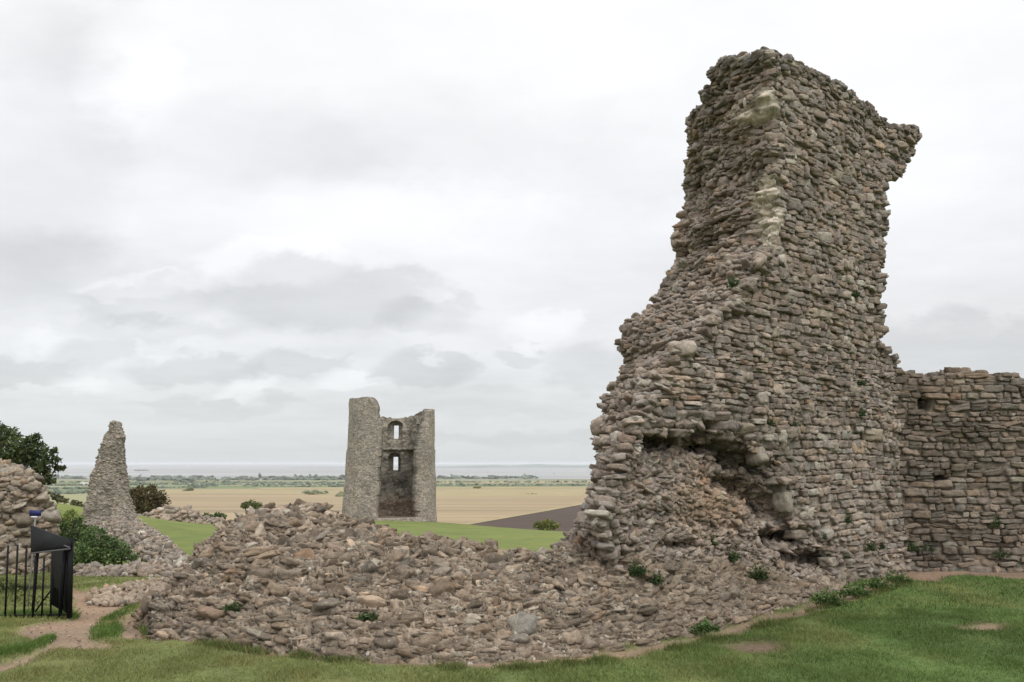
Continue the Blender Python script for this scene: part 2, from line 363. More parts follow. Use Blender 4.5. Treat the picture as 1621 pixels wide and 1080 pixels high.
def ztop(q):
    q=np.mod(q,4.); z0=np.interp(q,ql,zf); z1=np.interp(q,[1,2],[zf[-1],zf[-1]-.1]); z2=np.interp(q,[2,3],[zf[-1]-.1,lz[-1]]); z3=np.interp(4-q,lt,lz)
    z=np.where(q<1,z0,np.where(q<2,z1,np.where(q<3,z2,z3)))
    return z-.08+.05*vn(v2(q*11,q*0+3.3),5)+.02*vn(v2(q*37,q*0),6)
ZB=-.6
CAV=[(1065,702,42,15,.50),(1040,697,22,8,.35),(1118,684,9,16,.42),(1148,706,30,13,.48),(1180,728,24,16,.52),(1190,775,22,24,.34),(1165,765,22,16,.22),(1218,800,16,30,.34),(1245,850,32,11,.42),(1292,886,24,14,.40),(1262,885,24,12,.25),(1080,866,30,8,.30),(1220,740,14,12,.34),(1053,757,10,8,.2),(1228,862,12,9,.3),
     (1163,448,12,8,.10),(1308,182,6,9,.12),(1364,690,7,6,.2),(1210,165,20,9,.18),(1150,500,40,10,.08)]
CAVP=[(1020,695),(1100,688),(1112,670),(1128,676),(1130,700),(1165,702),(1205,718),(1228,735),(1238,800),(1270,860),(1325,890),(1320,925),(1200,925),(1060,905),(990,880),(960,820),(990,740)]
def cavity(P):
    px,py=proj(P); jx=px+7*fbm(P*4,2,61); jy=py+5*fbm(P*4,2,62)
    d=np.zeros(px.shape)
    for x,y,a,b,k in CAV: d=np.maximum(d,1.3*k*np.exp(-(((jx-x)/a)**2+((jy-y)/b)**2)**1.6))
    pl=inpoly(jx,jy,CAVP)*(.10+.14*sm(760-np.abs(0*py)-0*py+py*0,0,1)*0+.13*sm(900-py,20,200))
    return np.maximum(d,0)+pl
PALE=[(1210,300,18,26),(1214,348,18,28),(1200,318,16,16),(1212,158,16,24),(1192,184,30,14),(1206,378,12,14)]
PALE=[(x+4,y+2,a,b) for x,y,a,b in PALE]
def pale_mask(P):
    px,py=proj(P); jx=px+6*fbm(P*5,2,81); jy=py+6*fbm(P*5,2,82); m=np.zeros(px.shape)
    for x,y,a,b in PALE: m=np.maximum(m,np.exp(-(((jx-x)/a)**2+((jy-y)/b)**2)**2))
    return m
def S(q,v,extra=True):
    q=np.mod(np.asarray(q,float),4.); zt=ztop(q); z=ZB+v*(zt-ZB)
    tA=np.interp(z,*TA); tB=np.interp(z,*TB); tC=np.interp(z,*TC)
    A=PF+tA[...,None]*d_; B=PF+tB[...,None]*d_; C=PR+tC[...,None]*d_; D=PR+(tB+.1)[...,None]*d_
    f=(q%1)[...,None]; s=np.floor(q)[...,None]
    f3=f
    xy=np.where(s==0,A+(B-A)*f,np.where(s==1,B+(D-B)*f,np.where(s==2,D+(C-D)*f,C+(A-C)*f3)))
    # normals
    def outn(a,b):
        e=nrm(b-a); return np.stack([e[...,1],-e[...,0]],-1)
    ns=[outn(A,B),outn(B,D),outn(D,C),outn(C,A)]
    nn=np.where(s==0,ns[0],np.where(s==1,ns[1],np.where(s==2,ns[2],ns[3])))
    nx=np.where(s==0,ns[1],np.where(s==1,ns[2],np.where(s==2,ns[3],ns[0])))
    pv=np.where(s==0,ns[3],np.where(s==1,ns[0],np.where(s==2,ns[1],ns[2])))
    wd=.06; a=np.clip((f-(1-wd))/wd,0,1)*.5; b=np.clip((wd-f)/wd,0,1)*.5
    nn=nrm(nn*(1-a-b)+nx*a+pv*b)
    P=np.concatenate([xy,z[...,None]],-1)
    sf=(s[...,0]); brk=np.where(sf==3,1.,0.); brk=np.maximum(brk,np.where(sf==0,np.clip(1-f[...,0]/.05,0,1),0)); brk=np.maximum(brk,np.where(sf==1,.4,0))
    low=sm(-z,-2.6,-.8)*(sf==0)*sm(q,.62,.45)
    dd=.05*fbm(P*1.3,3,71)+.02*fbm(P*6,2,72)
    rag=.13*fbm(P*np.array([1.6,1.6,2.2]),4,73)+.10*vn(P*np.array([2.5,2.5,9.]),74)+.05*vn(P*np.array([6,6,16.]),75)
    mid=np.sin(np.pi*np.clip(f[...,0],0,1))*(sf==3)*.18
    dd=dd+brk*rag+low*rag*.35+mid*.6-(sf==0)*cavity(P)
    if extra: dd=dd+.075*pale_mask(P)
    if extra: dd=dd+(.035+.05*np.maximum(brk,low))*(rubbly(P,6.5,13,76)[0]-.5)
    dd=dd+.14*np.exp(-np.clip(z+.1,0,9)/.35)*(sf==0)
    # pale mortar core bulging at the corner
    P2=P.copy(); P2[...,:2]+=nn*dd[...,None]; return P2
def frame(q,v,Sf,eq=.03,ev=.03):
    if Sf is S: Sf=lambda a_,b_:S(a_,b_,False)
    a=Sf(q+eq,v)-Sf(q-eq,v); b=Sf(q,np.minimum(v+ev,1.0))-Sf(q,v-ev); n=nrm(np.cross(a,b)); return n
def tints(P,c):
    """weathering colours that belong to the masonry itself"""
    px,py=proj(P); pm_=pale_mask(P)[:,None]*.85; c=c*(1-pm_)+srgb(164,154,140)*rng.uniform(.85,1.1,(len(P),1))*pm_
    w=np.exp(-(((px-1120)/60)**2+((py-800)/45)**2))[:,None]*.65; c=c*(1-w)+c*np.array([1.18,.98,.76])*w
    g_=(np.clip(fbm(P*1.1,4,91),0,1)*.5)[:,None]; c=c*(1-g_)+c*np.array([.83,.83,.81])*g_
    up=sm(P[:,2],2.5,6)[:,None]*.22; c=c*(1-up)+c*np.array([.86,.85,.85])*up
    lo=np.exp(-np.clip(P[:,2]-.05,0,9)/.5)[:,None]*.25; c=c*(1-lo)+srgb(132,121,108)*lo
    return c
G=Geo()
nq=[np.linspace(0,1,330)[:-1],1+np.linspace(0,1,50)[:-1],2+np.linspace(0,1,60)[:-1],3+np.linspace(0,1,160)[:-1]]
qq=np.concatenate(nq); vv=np.linspace(0,1,420); Q_,V_=np.meshgrid(qq,vv,indexing='ij'); P=S(Q_,V_)
ctr=P[:,-1].mean(0); rings=[P]
for k,f in enumerate((.06,.15,.3,.5,.7,.9)):
    R_=P[:,-1]*(1-f)+ctr*f; R_[:,2]=P[:,-1,2]*(1-f)+(zA_top-.35)*f+.06*fbm(R_*4,3,95)-.03; rings.append(R_[:,None])
P=np.concatenate(rings,1); pf=P.reshape(-1,3)
mort=srgb(130,120,108)*(.75+.35*(.5+.5*fbm(pf*3,3,96)))[:,None]; pm=pale_mask(pf)[:,None]; mort=tints(pf,mort)*(1-pm)+srgb(184,173,156)*(.9+.2*vn(pf*14,3)[:,None])*pm
G.grid(P,mort,wrap=True); BVH_F=G.bvh()
# coursed facing on the front
def courses(u0,u1,v0,v1,ch,cw,wav=.03):
    out=[]; v=v0; row=0
    while v<v1:
        h=rng.uniform(*ch); u=u0-rng.uniform(0,.2)
        while u<u1:
            w=rng.uniform(*cw)*rng.choice([.7,1,1,1.4]); hh=h*rng.uniform(.75,1.08); r=rng.random()
            if r<.12:                              # two thin stones on top of each other
                out.append((u+w/2,v+h*.25,w,h*.5)); out.append((u+w/2,v+h*.75,w,h*.48))
            else: out.append((u+w/2,v+h/2,w,hh))
            u+=w+rng.uniform(.0,.012)
        v+=h+rng.uniform(0,.008); row+=1
    a=np.array(out); a[:,1]+=wav*fbm(v2(a[:,0]*.7,a[:,1]*.5),2,int(abs(v0*7)+3)); return a
def place(G,q,v,w,h,Sf,dep=(.05,.12),emb=(-.35,.45),tilt=.06,n=5,colf=None,off=0.,Nblend=None,eq=.01,tintf=tints,colkw={},fam='box'):
    P=Sf(q,v) if Sf is not S else S(q,v,False); Nn=frame(q,v,Sf,eq); Nn=nrm(Nn*np.array([1,1,.5]))
    if Nblend is not None: Nn=nrm(Nn*np.array([1,1,Nblend]))
    k=len(q); d=rng.uniform(*dep,k); e=rng.uniform(*emb,k)
    c=P+Nn*(d*e+off)[:,None]; cc=tintf(P,stone_cols(k,**colkw)) if tintf else stone_cols(k,**colkw)
    G.stones(n,c,Nn,np.stack([w*.5,h*.5,d],-1),cc,tilt,fam=fam)
a=courses(-9.,1.5,-.5,10.,(.055,.115),(.09,.24))
def front_q(t,z):
    tA=np.interp(z,*TA); tB=np.interp(z,*TB); q=(t-tA)/(tB-tA); ok=(q>-.01)&(q<1.0); qc=np.clip(q,0,.9999)
    return qc,(z-ZB)/(ztop(qc)-ZB),ok
q,v,ok=front_q(a[:,0],a[:,1]); ok&=(v<1.0)&(v>0)
P=S(q,np.clip(v,0,1)); px,py=proj(P)
ok&=(pale_mask(P)<.45)
cavd=cavity(P); inc=cavd>.03
rubz=((P[:,2]<sm(px,1300,1440)*0+1.15-.9*sm(px,1250,1400)))|(inc)
A1=ok&~rubz&(rng.random(len(ok))>.01); 
bigr=rng.random(len(ok))
place(G,q[A1],v[A1],a[A1,2]*1.04,a[A1,3]*1.06,S,(.05,.09),(-.72,.05),.07,n=6)
B1=ok&rubz&(rng.random(len(ok))<.93)
place(G,q[B1],v[B1],a[B1,2]*rng.uniform(.5,1.,B1.sum()),a[B1,3]*rng.uniform(.5,1.,B1.sum()),S,(.03,.08),(-.6,.45),.2,n=4,fam='rub')
k=5200; px=rng.uniform(985,1330,k); py=rng.uniform(665,925,k); t=np.empty(k); z=np.empty(k); t,z=xy_t(px,py,PF,d_); q,v,ok=front_q(t,z); P=S(q,np.clip(v,0,1),False); ok&=(cavity(P)>.06)&(v<1)&(v>0)
place(G,q[ok],v[ok],rng.uniform(.05,.16,ok.sum()),rng.uniform(.03,.08,ok.sum()),S,(.03,.07),(-.5,.5),.3,n=4,fam='rub')
# larger facing stones scattered through
k=110; t=rng.uniform(-5,.3,k); z=rng.uniform(.6,7.2,k); q,v,ok=front_q(t,z); ok&=v<.97; P=S(q,np.clip(v,0,1)); ok&=(cavity(P)<.03)&(pale_mask(P)<.2)
place(G,q[ok],v[ok],rng.uniform(.2,.36,ok.sum()),rng.uniform(.11,.18,ok.sum()),S,(.07,.10),(-.55,.0),.08,colkw=dict(base=(160,150,136)))
for x_,y_,sx,sy in [(1199,722,24,26),(1243,795,30,34),(1311,890,26,16),(1195,690,40,13),(1070,685,44,12),(1146,691,36,12),(1262,846,44,16)]:
    t_,z_=xy_t(x_,y_,PF,d_); D_=10.
    c=np.array([[*(PF+t_*d_),z_]])-np.array([[*nf,0]])*.02
    G.stones(6,c,np.array([[*nf,0.]]),np.array([[sx*D_/F/2,sy*D_/F/2,.10]]),(srgb(150,141,127) if sx<35 else srgb(128,118,105))[None]*.8,.08,fam='box')
# broken left end: ragged flat rubble
def broken(q0,q1,z0,z1,L,ch,cw,dep,emb,tilt,n,dens=1.,seed=0,colkw={}):
    a=courses(0,L,z0,z1,ch,cw,.05); q=q0+(q1-q0)*np.clip(a[:,0]/L,0,1); v=(a[:,1]-ZB)/(ztop(q)-ZB); ok=(v<1.)&(v>0)&(rng.random(len(q))<dens)
    P=S(q,np.clip(v,0,1)); ok&=(pale_mask(P)<.45)
    place(G,q[ok],v[ok],a[ok,2],a[ok,3],S,dep,emb,tilt,n=n,colkw=colkw,fam='rub' if tilt>.14 else 'box')
broken(3.0,3.999,-.5,9.8,2.9,(.04,.085),(.07,.19),(.045,.11),(-.65,.3),.12,5)
broken(3.0,3.999,-.5,9.8,2.9,(.09,.2),(.10,.24),(.06,.12),(-.5,.5),.2,5,.14)
broken(1.0,2.0,-.5,9.8,2.3,(.06,.12),(.1,.24),(.06,.12),(-.6,.3),.1,4)
broken(2.9,3.0,-.5,9.8,.4,(.05,.10),(.1,.22),(.06,.12),(-.5,.4),.12,4)
broken(.9,1.0,1.5,9.8,.5,(.07,.14),(.1,.22),(.06,.11),(-.5,.4),.12,5,.5)
broken(2.0,2.9,-.5,9.8,4.,(.09,.14),(.2,.34),(.06,.12),(0,.6),.12,3)
# ragged top edge
k=420; q=rng.uniform(0,4,k); q=np.where(rng.random(k)<.7,np.mod(rng.uniform(3,5,k),4),q); v=rng.uniform(.985,1.0,k)
P=S(q,v); P[:,2]+=rng.uniform(-.05,.05,k); G.stones(5,P,nrm(frame(q,v-.01,S)*np.array([1,1,.2])),np.stack([rng.uniform(.05,.12,k),rng.uniform(.025,.05,k),rng.uniform(.05,.09,k)],-1),tints(P,stone_cols(k,base=(128,118,108))),.12,fam='box')
frag=G.build('ruined_tower_fragment',M_STONE,smooth=False)
tag(frag,'tallest ruined masonry fragment with overhanging top and a hollow eroded into its foot','ruin')
print('frag',len(frag.data.polygons),time.time()-T0)

# ------------------------------------------------------------------ curtain wall at right
WY=13.0
def zt_w(x): return np.interp(x,at(np.array([1405,1430,1470,1500,1530,1560,1590,1621,1700,1800]),np.array([592,594,598,592,590,592,598,600,604,606]),WY)[:,0],at(np.array([1405,1430,1470,1500,1530,1560,1590,1621,1700,1800]),np.array([592,594,598,592,590,592,598,600,604,606]),WY)[:,2])+.03*vn(v2(x*5,x*0),7)
X0w,X1w=5.35,10.6
holes=[(1465,640,8,14,.3),(1486,757,16,6,.35)]
def Sw(q,v):   # q in 0..1 along front; 1..2 right end ; v height
    x=X0w+(X1w-X0w)*np.clip(q,0,1); y=WY+np.clip(q-1,0,1)*1.1; z=-.3+v*(zt_w(x)+.3)
    P=np.stack([x,y+0*x,z],-1); px,py=proj(P); h=0
    for a_,b_,c_,d2,k_ in holes: h=h+k_*np.exp(-(((px-a_)/c_)**2+((py-b_)/d2)**2)**2)
    dd=.05*fbm(P*1.4,3,101)+.025*fbm(P*6,2,102)-h+.12*np.exp(-np.clip(z,0,9)/.3); P[...,1]-=dd; return P
Gw=Geo(); Q_,V_=np.meshgrid(np.linspace(0,1,200),np.linspace(0,1,140),indexing='ij'); P=Sw(Q_,V_)
tops=[]
for f in (.05,.15,.4,.7,1.0):
    R_=P[:,-1].copy(); R_[:,1]+=1.1*f; R_[:,2]+=.05*fbm(R_*3,3,103)*(f<1); tops.append(R_[:,None])
bk=tops[-1].copy(); bk[...,2]=-.5; P=np.concatenate([P]+tops+[bk],1); pf=P.reshape(-1,3)
dm=lambda P_,c:c*np.array([.74,.725,.695])*(1-.3*np.clip(fbm(P_*1.2,3,104),0,1))[:,None]*(1-.12*sm(-P_[:,0],-7.2,-6)[:,None])  # damp and corner shade put into the stone colour, deepest beside the tall fragment
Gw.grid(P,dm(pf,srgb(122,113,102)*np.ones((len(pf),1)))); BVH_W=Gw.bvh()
endc=P[-1]; # right end cap
a=courses(X0w,X1w,-.1,3.3,(.06,.125),(.09,.30)); q=(a[:,0]-X0w)/(X1w-X0w); v=(a[:,1]+.3)/(zt_w(a[:,0])+.3); ok=(q>0)&(q<1)&(v>0)&(v<.995); P=Sw(q,np.clip(v,0,1)); px,py=proj(P)
for a_,b_,c_,d2,k_ in holes: ok&=(((px-a_)/c_)**2+((py-b_)/d2)**2>1.)
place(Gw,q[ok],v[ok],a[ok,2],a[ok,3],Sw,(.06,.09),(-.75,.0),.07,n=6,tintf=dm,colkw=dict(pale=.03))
k=300; x=rng.uniform(X0w,X1w,k); P=np.stack([x,WY+rng.uniform(-.02,1.,k),zt_w(x)+rng.uniform(-.03,.05,k)],-1)
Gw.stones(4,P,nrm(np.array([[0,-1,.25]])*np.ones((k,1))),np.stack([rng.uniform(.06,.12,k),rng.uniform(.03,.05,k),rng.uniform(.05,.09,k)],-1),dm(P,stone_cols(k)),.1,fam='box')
Gw.grid(np.array([[(X1w,WY-.05,-.5),(X1w,WY-.05,zt_w(X1w))],[(X1w,WY+1.1,-.5),(X1w,WY+1.1,zt_w(X1w))]],float),srgb(120,110,98),core=False)
o=Gw.build('ruined_curtain_wall',M_STONE,smooth=False); tag(o,'lower dark coursed rubble wall at the right edge, joined behind the tall fragment','wall')
print('wall',time.time()-T0)

# ------------------------------------------------------------------ rubble bank
BK=[((226,962),(238,955,8.8)),((229,988),(285,928,9.1)),((268,1003),(322,886,9.5)),((340,1015),(362,845,9.7)),((415,1028),(405,822,9.8)),((480,1036),(458,814,9.9)),((545,1041),(522,823,9.9)),((600,1044),(565,838,9.8)),
    ((660,1047),(622,850,9.6)),((720,1047),(688,864,9.3)),((800,1046),(760,871,9.1)),((880,1040),(830,879,8.9)),((960,1031),(892,868,8.6)),((1040,1018),(970,868,8.6)),((1120,1001),(1070,872,9.3)),((1200,977),(1165,886,10.15)),((1290,951),(1272,897,11.35)),((1370,926),(1360,903,12.5)),((1436,905),(1436,902,13.2))]
gb=[ground_hit(float(b[0][0]),float(b[0][1])) for b in BK]; cr=[at(*map(float,b[1])) for b in BK]
gb=np.array(gb); cr=np.array(cr); sN=len(BK)-1
def crm(tab,s):
    s=np.clip(s,0,sN-1e-6); i=np.floor(s).astype(int); f=(s-i)[...,None]; g0=tab[np.clip(i-1,0,sN)]; g1=tab[i]; g2=tab[np.clip(i+1,0,sN)]; g3=tab[np.clip(i+2,0,sN)]
    return .5*((2*g1)+(-g0+g2)*f+(2*g0-5*g1+4*g2-g3)*f**2+(-g0+3*g1-3*g2+g3)*f**3)
def Sb(s,t):
    b=crm(gb,s).copy(); c=crm(cr,s); b[...,2]-=.12
    tt=np.clip(t,0,1)[...,None]; P=b+(c-b)*tt; dome=sm(s,0,2)*(1-sm(s,8,13))
    e=1.25+.75*dome; P[...,2]=b[...,2]+(c[...,2]-b[...,2])*(1-(1-tt[...,0])**e)
    t2=np.clip(t-1,0,1); back=nrm(c-b); back[...,2]=0; P=P+back*(t2*2.2)[...,None]; gzb=gz(P[...,0],P[...,1])-.3
    P[...,2]=np.where(t>1,c[...,2]+(gzb-c[...,2])*sm(t2,0,1.0),P[...,2])
    env=np.clip(t*3,0,1)*np.clip(s*1.2+.2,0,1)
    P[...,2]+=env*(.09*fbm(P*np.array([1.3,1.3,1.3]),3,111)+.06*fbm(P*4,3,112)+.035*vn(P*11,114)); P[...,1]-=env*(.05*vn(P*np.array([7,7,16]),115)+.02*vn(P*np.array([18,18,34]),116)); P[...,1]-=env*(.05*fbm(P*3,3,113))
    P[...,:2]-=(back[...,:2])*(np.exp(-((t-.1)/.12)**2)*.12*dome)[...,None]
    return P
Gb=Geo(); S_,T_=np.meshgrid(np.linspace(0,sN,760),np.linspace(0,2,230),indexing='ij'); P=Sb(S_,T_); rb_,rc_=rubbly(P*np.array([.8,1,1]),8,26,117); rb2,_=rubbly(P,15,22,118); P[...,2]+=.03*rb_+.012*rb2-.01; P[...,1]-=(.06*rb_+.025*rb2)*(T_<1.1); pf=P.reshape(-1,3)
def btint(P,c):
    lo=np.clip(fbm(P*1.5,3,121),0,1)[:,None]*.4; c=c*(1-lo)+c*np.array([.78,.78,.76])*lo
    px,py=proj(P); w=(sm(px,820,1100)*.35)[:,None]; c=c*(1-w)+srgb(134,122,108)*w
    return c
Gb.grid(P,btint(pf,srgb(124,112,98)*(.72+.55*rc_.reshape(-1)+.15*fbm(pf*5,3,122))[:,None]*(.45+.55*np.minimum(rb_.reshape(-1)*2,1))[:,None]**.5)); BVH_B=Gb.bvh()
A_=P; ar=np.linalg.norm(np.cross(A_[1:,:-1]-A_[:-1,:-1],A_[:-1,1:]-A_[:-1,:-1]),axis=-1); pr=ar.copy(); pr[:,115:]*=.35; pr/=pr.sum(); 
def samp(k):
    i=rng.choice(pr.size,k,p=pr.ravel()); I,J=np.unravel_index(i,pr.shape); return (I+rng.random(k))/759*sN,(J+rng.random(k))/229*2
def poisson(k,Sf,rad):
    s,t=samp(k); P=Sf(s,t); used={}; keep=[]
    for i,p in enumerate(P):
        c=tuple(np.floor(p/rad).astype(int)); bad=False
        for a_ in (-1,0,1):
            for b_ in (-1,0,1):
                for c_ in (-1,0,1):
                    for j in used.get((c[0]+a_,c[1]+b_,c[2]+c_),()):
                        dq=P[j]-p
                        if dq[0]**2+dq[1]**2+(dq[2]*1.5)**2<rad*rad: bad=True; break
                    if bad: break
                if bad: break
            if bad: break
        if not bad: keep.append(i); used.setdefault(c,[]).append(i)
    return s[keep],t[keep]
s,t=poisson(100000,Sb,.046); k=len(s); print('bank stones',k)
P=Sb(s,t); px,py=proj(P); upr=sm(P[:,2],.15,.7)
w=np.minimum(rng.lognormal(math.log(.070),.38,k),.17); h=w*rng.uniform(.34,.68,k); 
Nn=frame(s,t,Sb,.03,.01); Nn=nrm(Nn*np.where(Nn[:,2:]<0,-1,1)*np.array([1,1,.55])+np.array([0,-.12,0]))
dep=w*rng.uniform(.45,.7,k); mort_=sm(px,700,1000)*.3+.30
c=P+Nn*(dep*(rng.uniform(-.15,.55,k)-mort_*.6))[:,None]
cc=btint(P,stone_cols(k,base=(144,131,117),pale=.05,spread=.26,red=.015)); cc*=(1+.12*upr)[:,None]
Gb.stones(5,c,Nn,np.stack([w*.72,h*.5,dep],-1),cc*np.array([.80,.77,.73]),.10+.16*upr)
s,t=samp(15000); P=Sb(s,t); k=len(s); w=rng.uniform(.02,.06,k); Nn=nrm(rng.normal(0,1,(k,3))+np.array([0,-.5,1]))
Gb.stones(3,P+np.array([0,-.01,.015]),Nn,np.stack([w*.5,w*.35,w*.4],-1),btint(P,stone_cols(k,base=(126,115,102),pale=.14)),.5)
for x_,y_,sz in [(825,1000,.13),(905,1012,.09)]:
    r=ray(float(x_),float(y_)); h_=BVH_B.ray_cast(Vector((0,0,CAMZ)),Vector(r))
    if h_[0] is not None: Gb.stones(5,np.array([h_[0]]),np.array([[0,-.9,.4]]),np.array([[sz,sz*.7,.08]]),(srgb(122,118,109) if x_==825 else srgb(134,120,104))[None],.15)
bank=Gb.build('rubble_bank',M_STONE,smooth=False); tag(bank,'long low bank of collapsed rubble across the foreground below the tall fragment','rubble')
print('bank',len(bank.data.polygons),time.time()-T0)

# ------------------------------------------------------------------ helper: rubble dome / ridge objects farther off
def ring_body(G,fn,n,m,cols,density,size,tilt=.15,tn=3,emb=(-.1,.6),tint=None,colkw={}):
    """fn(u 0..1 around, v 0..1 up) -> P"""
    U_,V_=np.meshgrid(np.linspace(0,1,n,endpoint=False),np.linspace(0,1,m),indexing='ij'); P=fn(U_,V_); G.grid(P,cols,wrap=True)
    Pn=np.concatenate([P,P[:1]],0); ar=np.linalg.norm(np.cross(Pn[1:,:-1]-Pn[:-1,:-1],Pn[:-1,1:]-Pn[:-1,:-1]),axis=-1); pr=ar/ar.sum(); k=int(ar.sum()*density)
    i=rng.choice(pr.size,k,p=pr.ravel()); I,J=np.unravel_index(i,pr.shape); u=(I+rng.random(k))/n; v=(J+rng.random(k))/(m-1)
    P=fn(u,v); e=.004; Nn=nrm(np.cross(fn(u+e,v)-fn(u-e,v),fn(u,np.minimum(v+e,1))-fn(u,v-e))); Nn=nrm(Nn*np.array([1,1,.5]))
    w=rng.lognormal(math.log(size),.3,k); h=w*rng.uniform(.4,.7,k); d=w*rng.uniform(.3,.5,k)
    cc=stone_cols(k,**colkw); 
    if tint is not None: cc=tint(P,cc)
    G.stones(tn,P+Nn*(d*rng.uniform(*emb,k))[:,None],Nn,np.stack([w*.5,h*.5,d],-1),cc,tilt)
# left ruin mass
Gl=Geo(); base=at(-45.,870.,14.2)
prof=np.array([at(float(x),float(y),14.2) for x,y in [(98,900),(94,860),(88,835),(84,810),(77,790),(70,770),(56,753),(30,742),(0,739),(-45,739)]])
cx=at(-60.,800.,14.2)[0]
def fl(u,v):
    a=u*math.tau; z=np.interp(v,[0,.2,.35,.5,.62,.72,.82,.92,.97,1],prof[:,2]); rx=np.interp(v,[0,.2,.35,.5,.62,.72,.82,.92,.97,1],prof[:,0]-cx); rx=np.where(v>.999,.02,rx)
    rx=rx-.08; ry=rx*.5; P=np.stack([cx+np.sign(np.cos(a))*np.abs(np.cos(a))**.8*rx,14.1+np.sign(np.sin(a))*np.abs(np.sin(a))**.8*ry,z],-1)
    n=fbm(P*1.6,3,131)*.12+.05*fbm(P*5,2,132); P[...,0]+=np.cos(a)*n; P[...,1]+=np.sin(a)*n; P[...,2]+=n*.5*(v>.5); return P
ring_body(Gl,fl,120,70,srgb(124,113,101),150,.12,.2,4,colkw=dict(base=(150,137,121)))
o=Gl.build('ruined_wall_stump',M_STONE,smooth=False); tag(o,'rounded lump of ruined rubble wall behind the black railings at the left edge','ruin')
# spire
DS=45.
lft=np.array([at(float(x),float(y),DS) for x,y in [(132,835),(134,815),(139,790),(147,750),(157,720),(165,693),(172,682),(176,670)]])
rgt=np.array([at(float(x),float(y),DS) for x,y in [(224,835),(212,815),(205,790),(197,765),(195,740),(194,715),(193,692),(190,671)]])
Gs=Geo()
def fs(u,v):
    a=u*math.tau; zz=lft[:,2]; vz=np.linspace(0,.94,8); vc=np.minimum(v,.94); z=np.interp(vc,vz,zz); l=np.interp(vc,vz,lft[:,0]); r=np.interp(vc,vz,rgt[:,0]); m=(l+r)/2; rx=np.maximum((r-l)/2-.12-.12*sm(v,.4,.95),.10); ry=np.maximum(.35,.9-.35*v)+.5*(1-v)**3
    cap=np.clip((v-.94)/.06,0,1); rx=rx*(1-cap); ry=ry*(1-cap); z=z+.12*np.sin(cap*1.57)
    ca,sa=np.cos(a),np.sin(a); P=np.stack([m+np.sign(ca)*np.abs(ca)**.7*rx,DS+np.sign(sa)*np.abs(sa)**.7*ry,z-.3*(v<.001)],-1)
    n=.08*fbm(P*1.3,3,141)+.04*fbm(P*4,2,142); n=n-.35*np.exp(-((P[...,0]-(at(186.,800.,DS)[0]))/.18)**2)*(np.sin(a)<0)*sm(-z,-.9,1.5)*.6
    P[...,0]+=ca*n; P[...,1]+=sa*n; return P
ring_body(Gs,fs,90,90,srgb(132,123,112),130,.115,.10,3,emb=(-.85,.0),colkw=dict(base=(148,139,128),pale=.1,spread=.2))
o=Gs.build('ruined_wall_spire',M_STONE_FAR,smooth=False); tag(o,'slender leaning spike of ruined masonry standing alone left of the round tower','ruin')
# low rubble at the spire's foot and other low remains
def ridge(name,pts,label,cat,size=.2,dens=60,hw=1.0,hw2=None,tn=3,group=None,mat=None,colkw=dict(base=(152,138,123)),seed=1):
    """pts: (px, py_top, Y)"""
    C=np.array([at(float(x),float(y),float(Y_)) for x,y,Y_ in pts]); n=len(C)-1
    def f(u,v):
        s=np.clip(u,0,1)*n; c=crm_(C,s,n); t=crm_(C,np.clip(s+.05,0,n),n)-crm_(C,np.clip(s-.05,0,n),n); t[...,2]=0; t=nrm(t); sd=np.stack([t[...,1],-t[...,0],0*t[...,0]],-1)
        if sd.mean(axis=tuple(range(sd.ndim-1)))[1]>0: sd=-sd
        x=(v-.5)*2; hwv=(hw+((hw2 or hw)-hw)*np.clip(u,0,1)**.6)[...,None]; endf=np.clip(np.minimum(u,1-u)*9,0,1)**.5; gzz=gz(c[...,0],c[...,1]); P=c-sd*x[...,None]*hwv*endf[...,None]; P[...,2]=gzz-.12+(c[...,2]-gzz+.12)*np.clip(1-np.abs(x)**2.2,0,1)*endf
        P=P+(.10*fbm(P*2.,3,150+seed))[...,None]*np.array([.4,-.5,1.])*(1-np.abs(x)**4)[...,None]; return P
    U_,V_=np.meshgrid(np.linspace(0,1,120),np.linspace(0,1,34),indexing='ij'); P=f(U_,V_); G=Geo(); G.grid(P,srgb(140,127,111))
    ar=np.linalg.norm(np.cross(P[1:,:-1]-P[:-1,:-1],P[:-1,1:]-P[:-1,:-1]),axis=-1); pr=ar/ar.sum(); k=int(min(ar.sum()*dens,6000)); i=rng.choice(pr.size,k,p=pr.ravel()); I,J=np.unravel_index(i,pr.shape); u=(I+rng.random(k))/119; v=(J+rng.random(k))/33
    Q=f(u,v); Nn=nrm(np.cross(f(np.clip(u+.01,0,1),v)-f(np.clip(u-.01,0,1),v),f(u,np.clip(v+.01,0,1))-f(u,np.clip(v-.01,0,1)))); Nn=nrm(Nn*np.where(Nn[:,2:]<0,-1,1)*np.array([1,1,.6])+np.array([0,-.1,0]))
    w=rng.lognormal(math.log(size),.32,k); h=w*rng.uniform(.4,.7,k); d=w*rng.uniform(.3,.5,k)
    G.stones(tn,Q+Nn*(d*rng.uniform(-.1,.6,k))[:,None],Nn,np.stack([w*.5,h*.5,d],-1),stone_cols(k,**colkw),.25)
    o=G.build(name,mat or M_STONE,smooth=False); tag(o,label,cat,group); return o
def crm_(tab,s,n):
    s=np.clip(s,0,n-1e-6); i=np.floor(s).astype(int); f=(s-i)[...,None]; g0=tab[np.clip(i-1,0,n)]; g1=tab[i]; g2=tab[np.clip(i+1,0,n)]; g3=tab[np.clip(i+2,0,n)]
    return .5*((2*g1)+(-g0+g2)*f+(2*g0-5*g1+4*g2-g3)*f**2+(-g0+3*g1-3*g2+g3)*f**3)
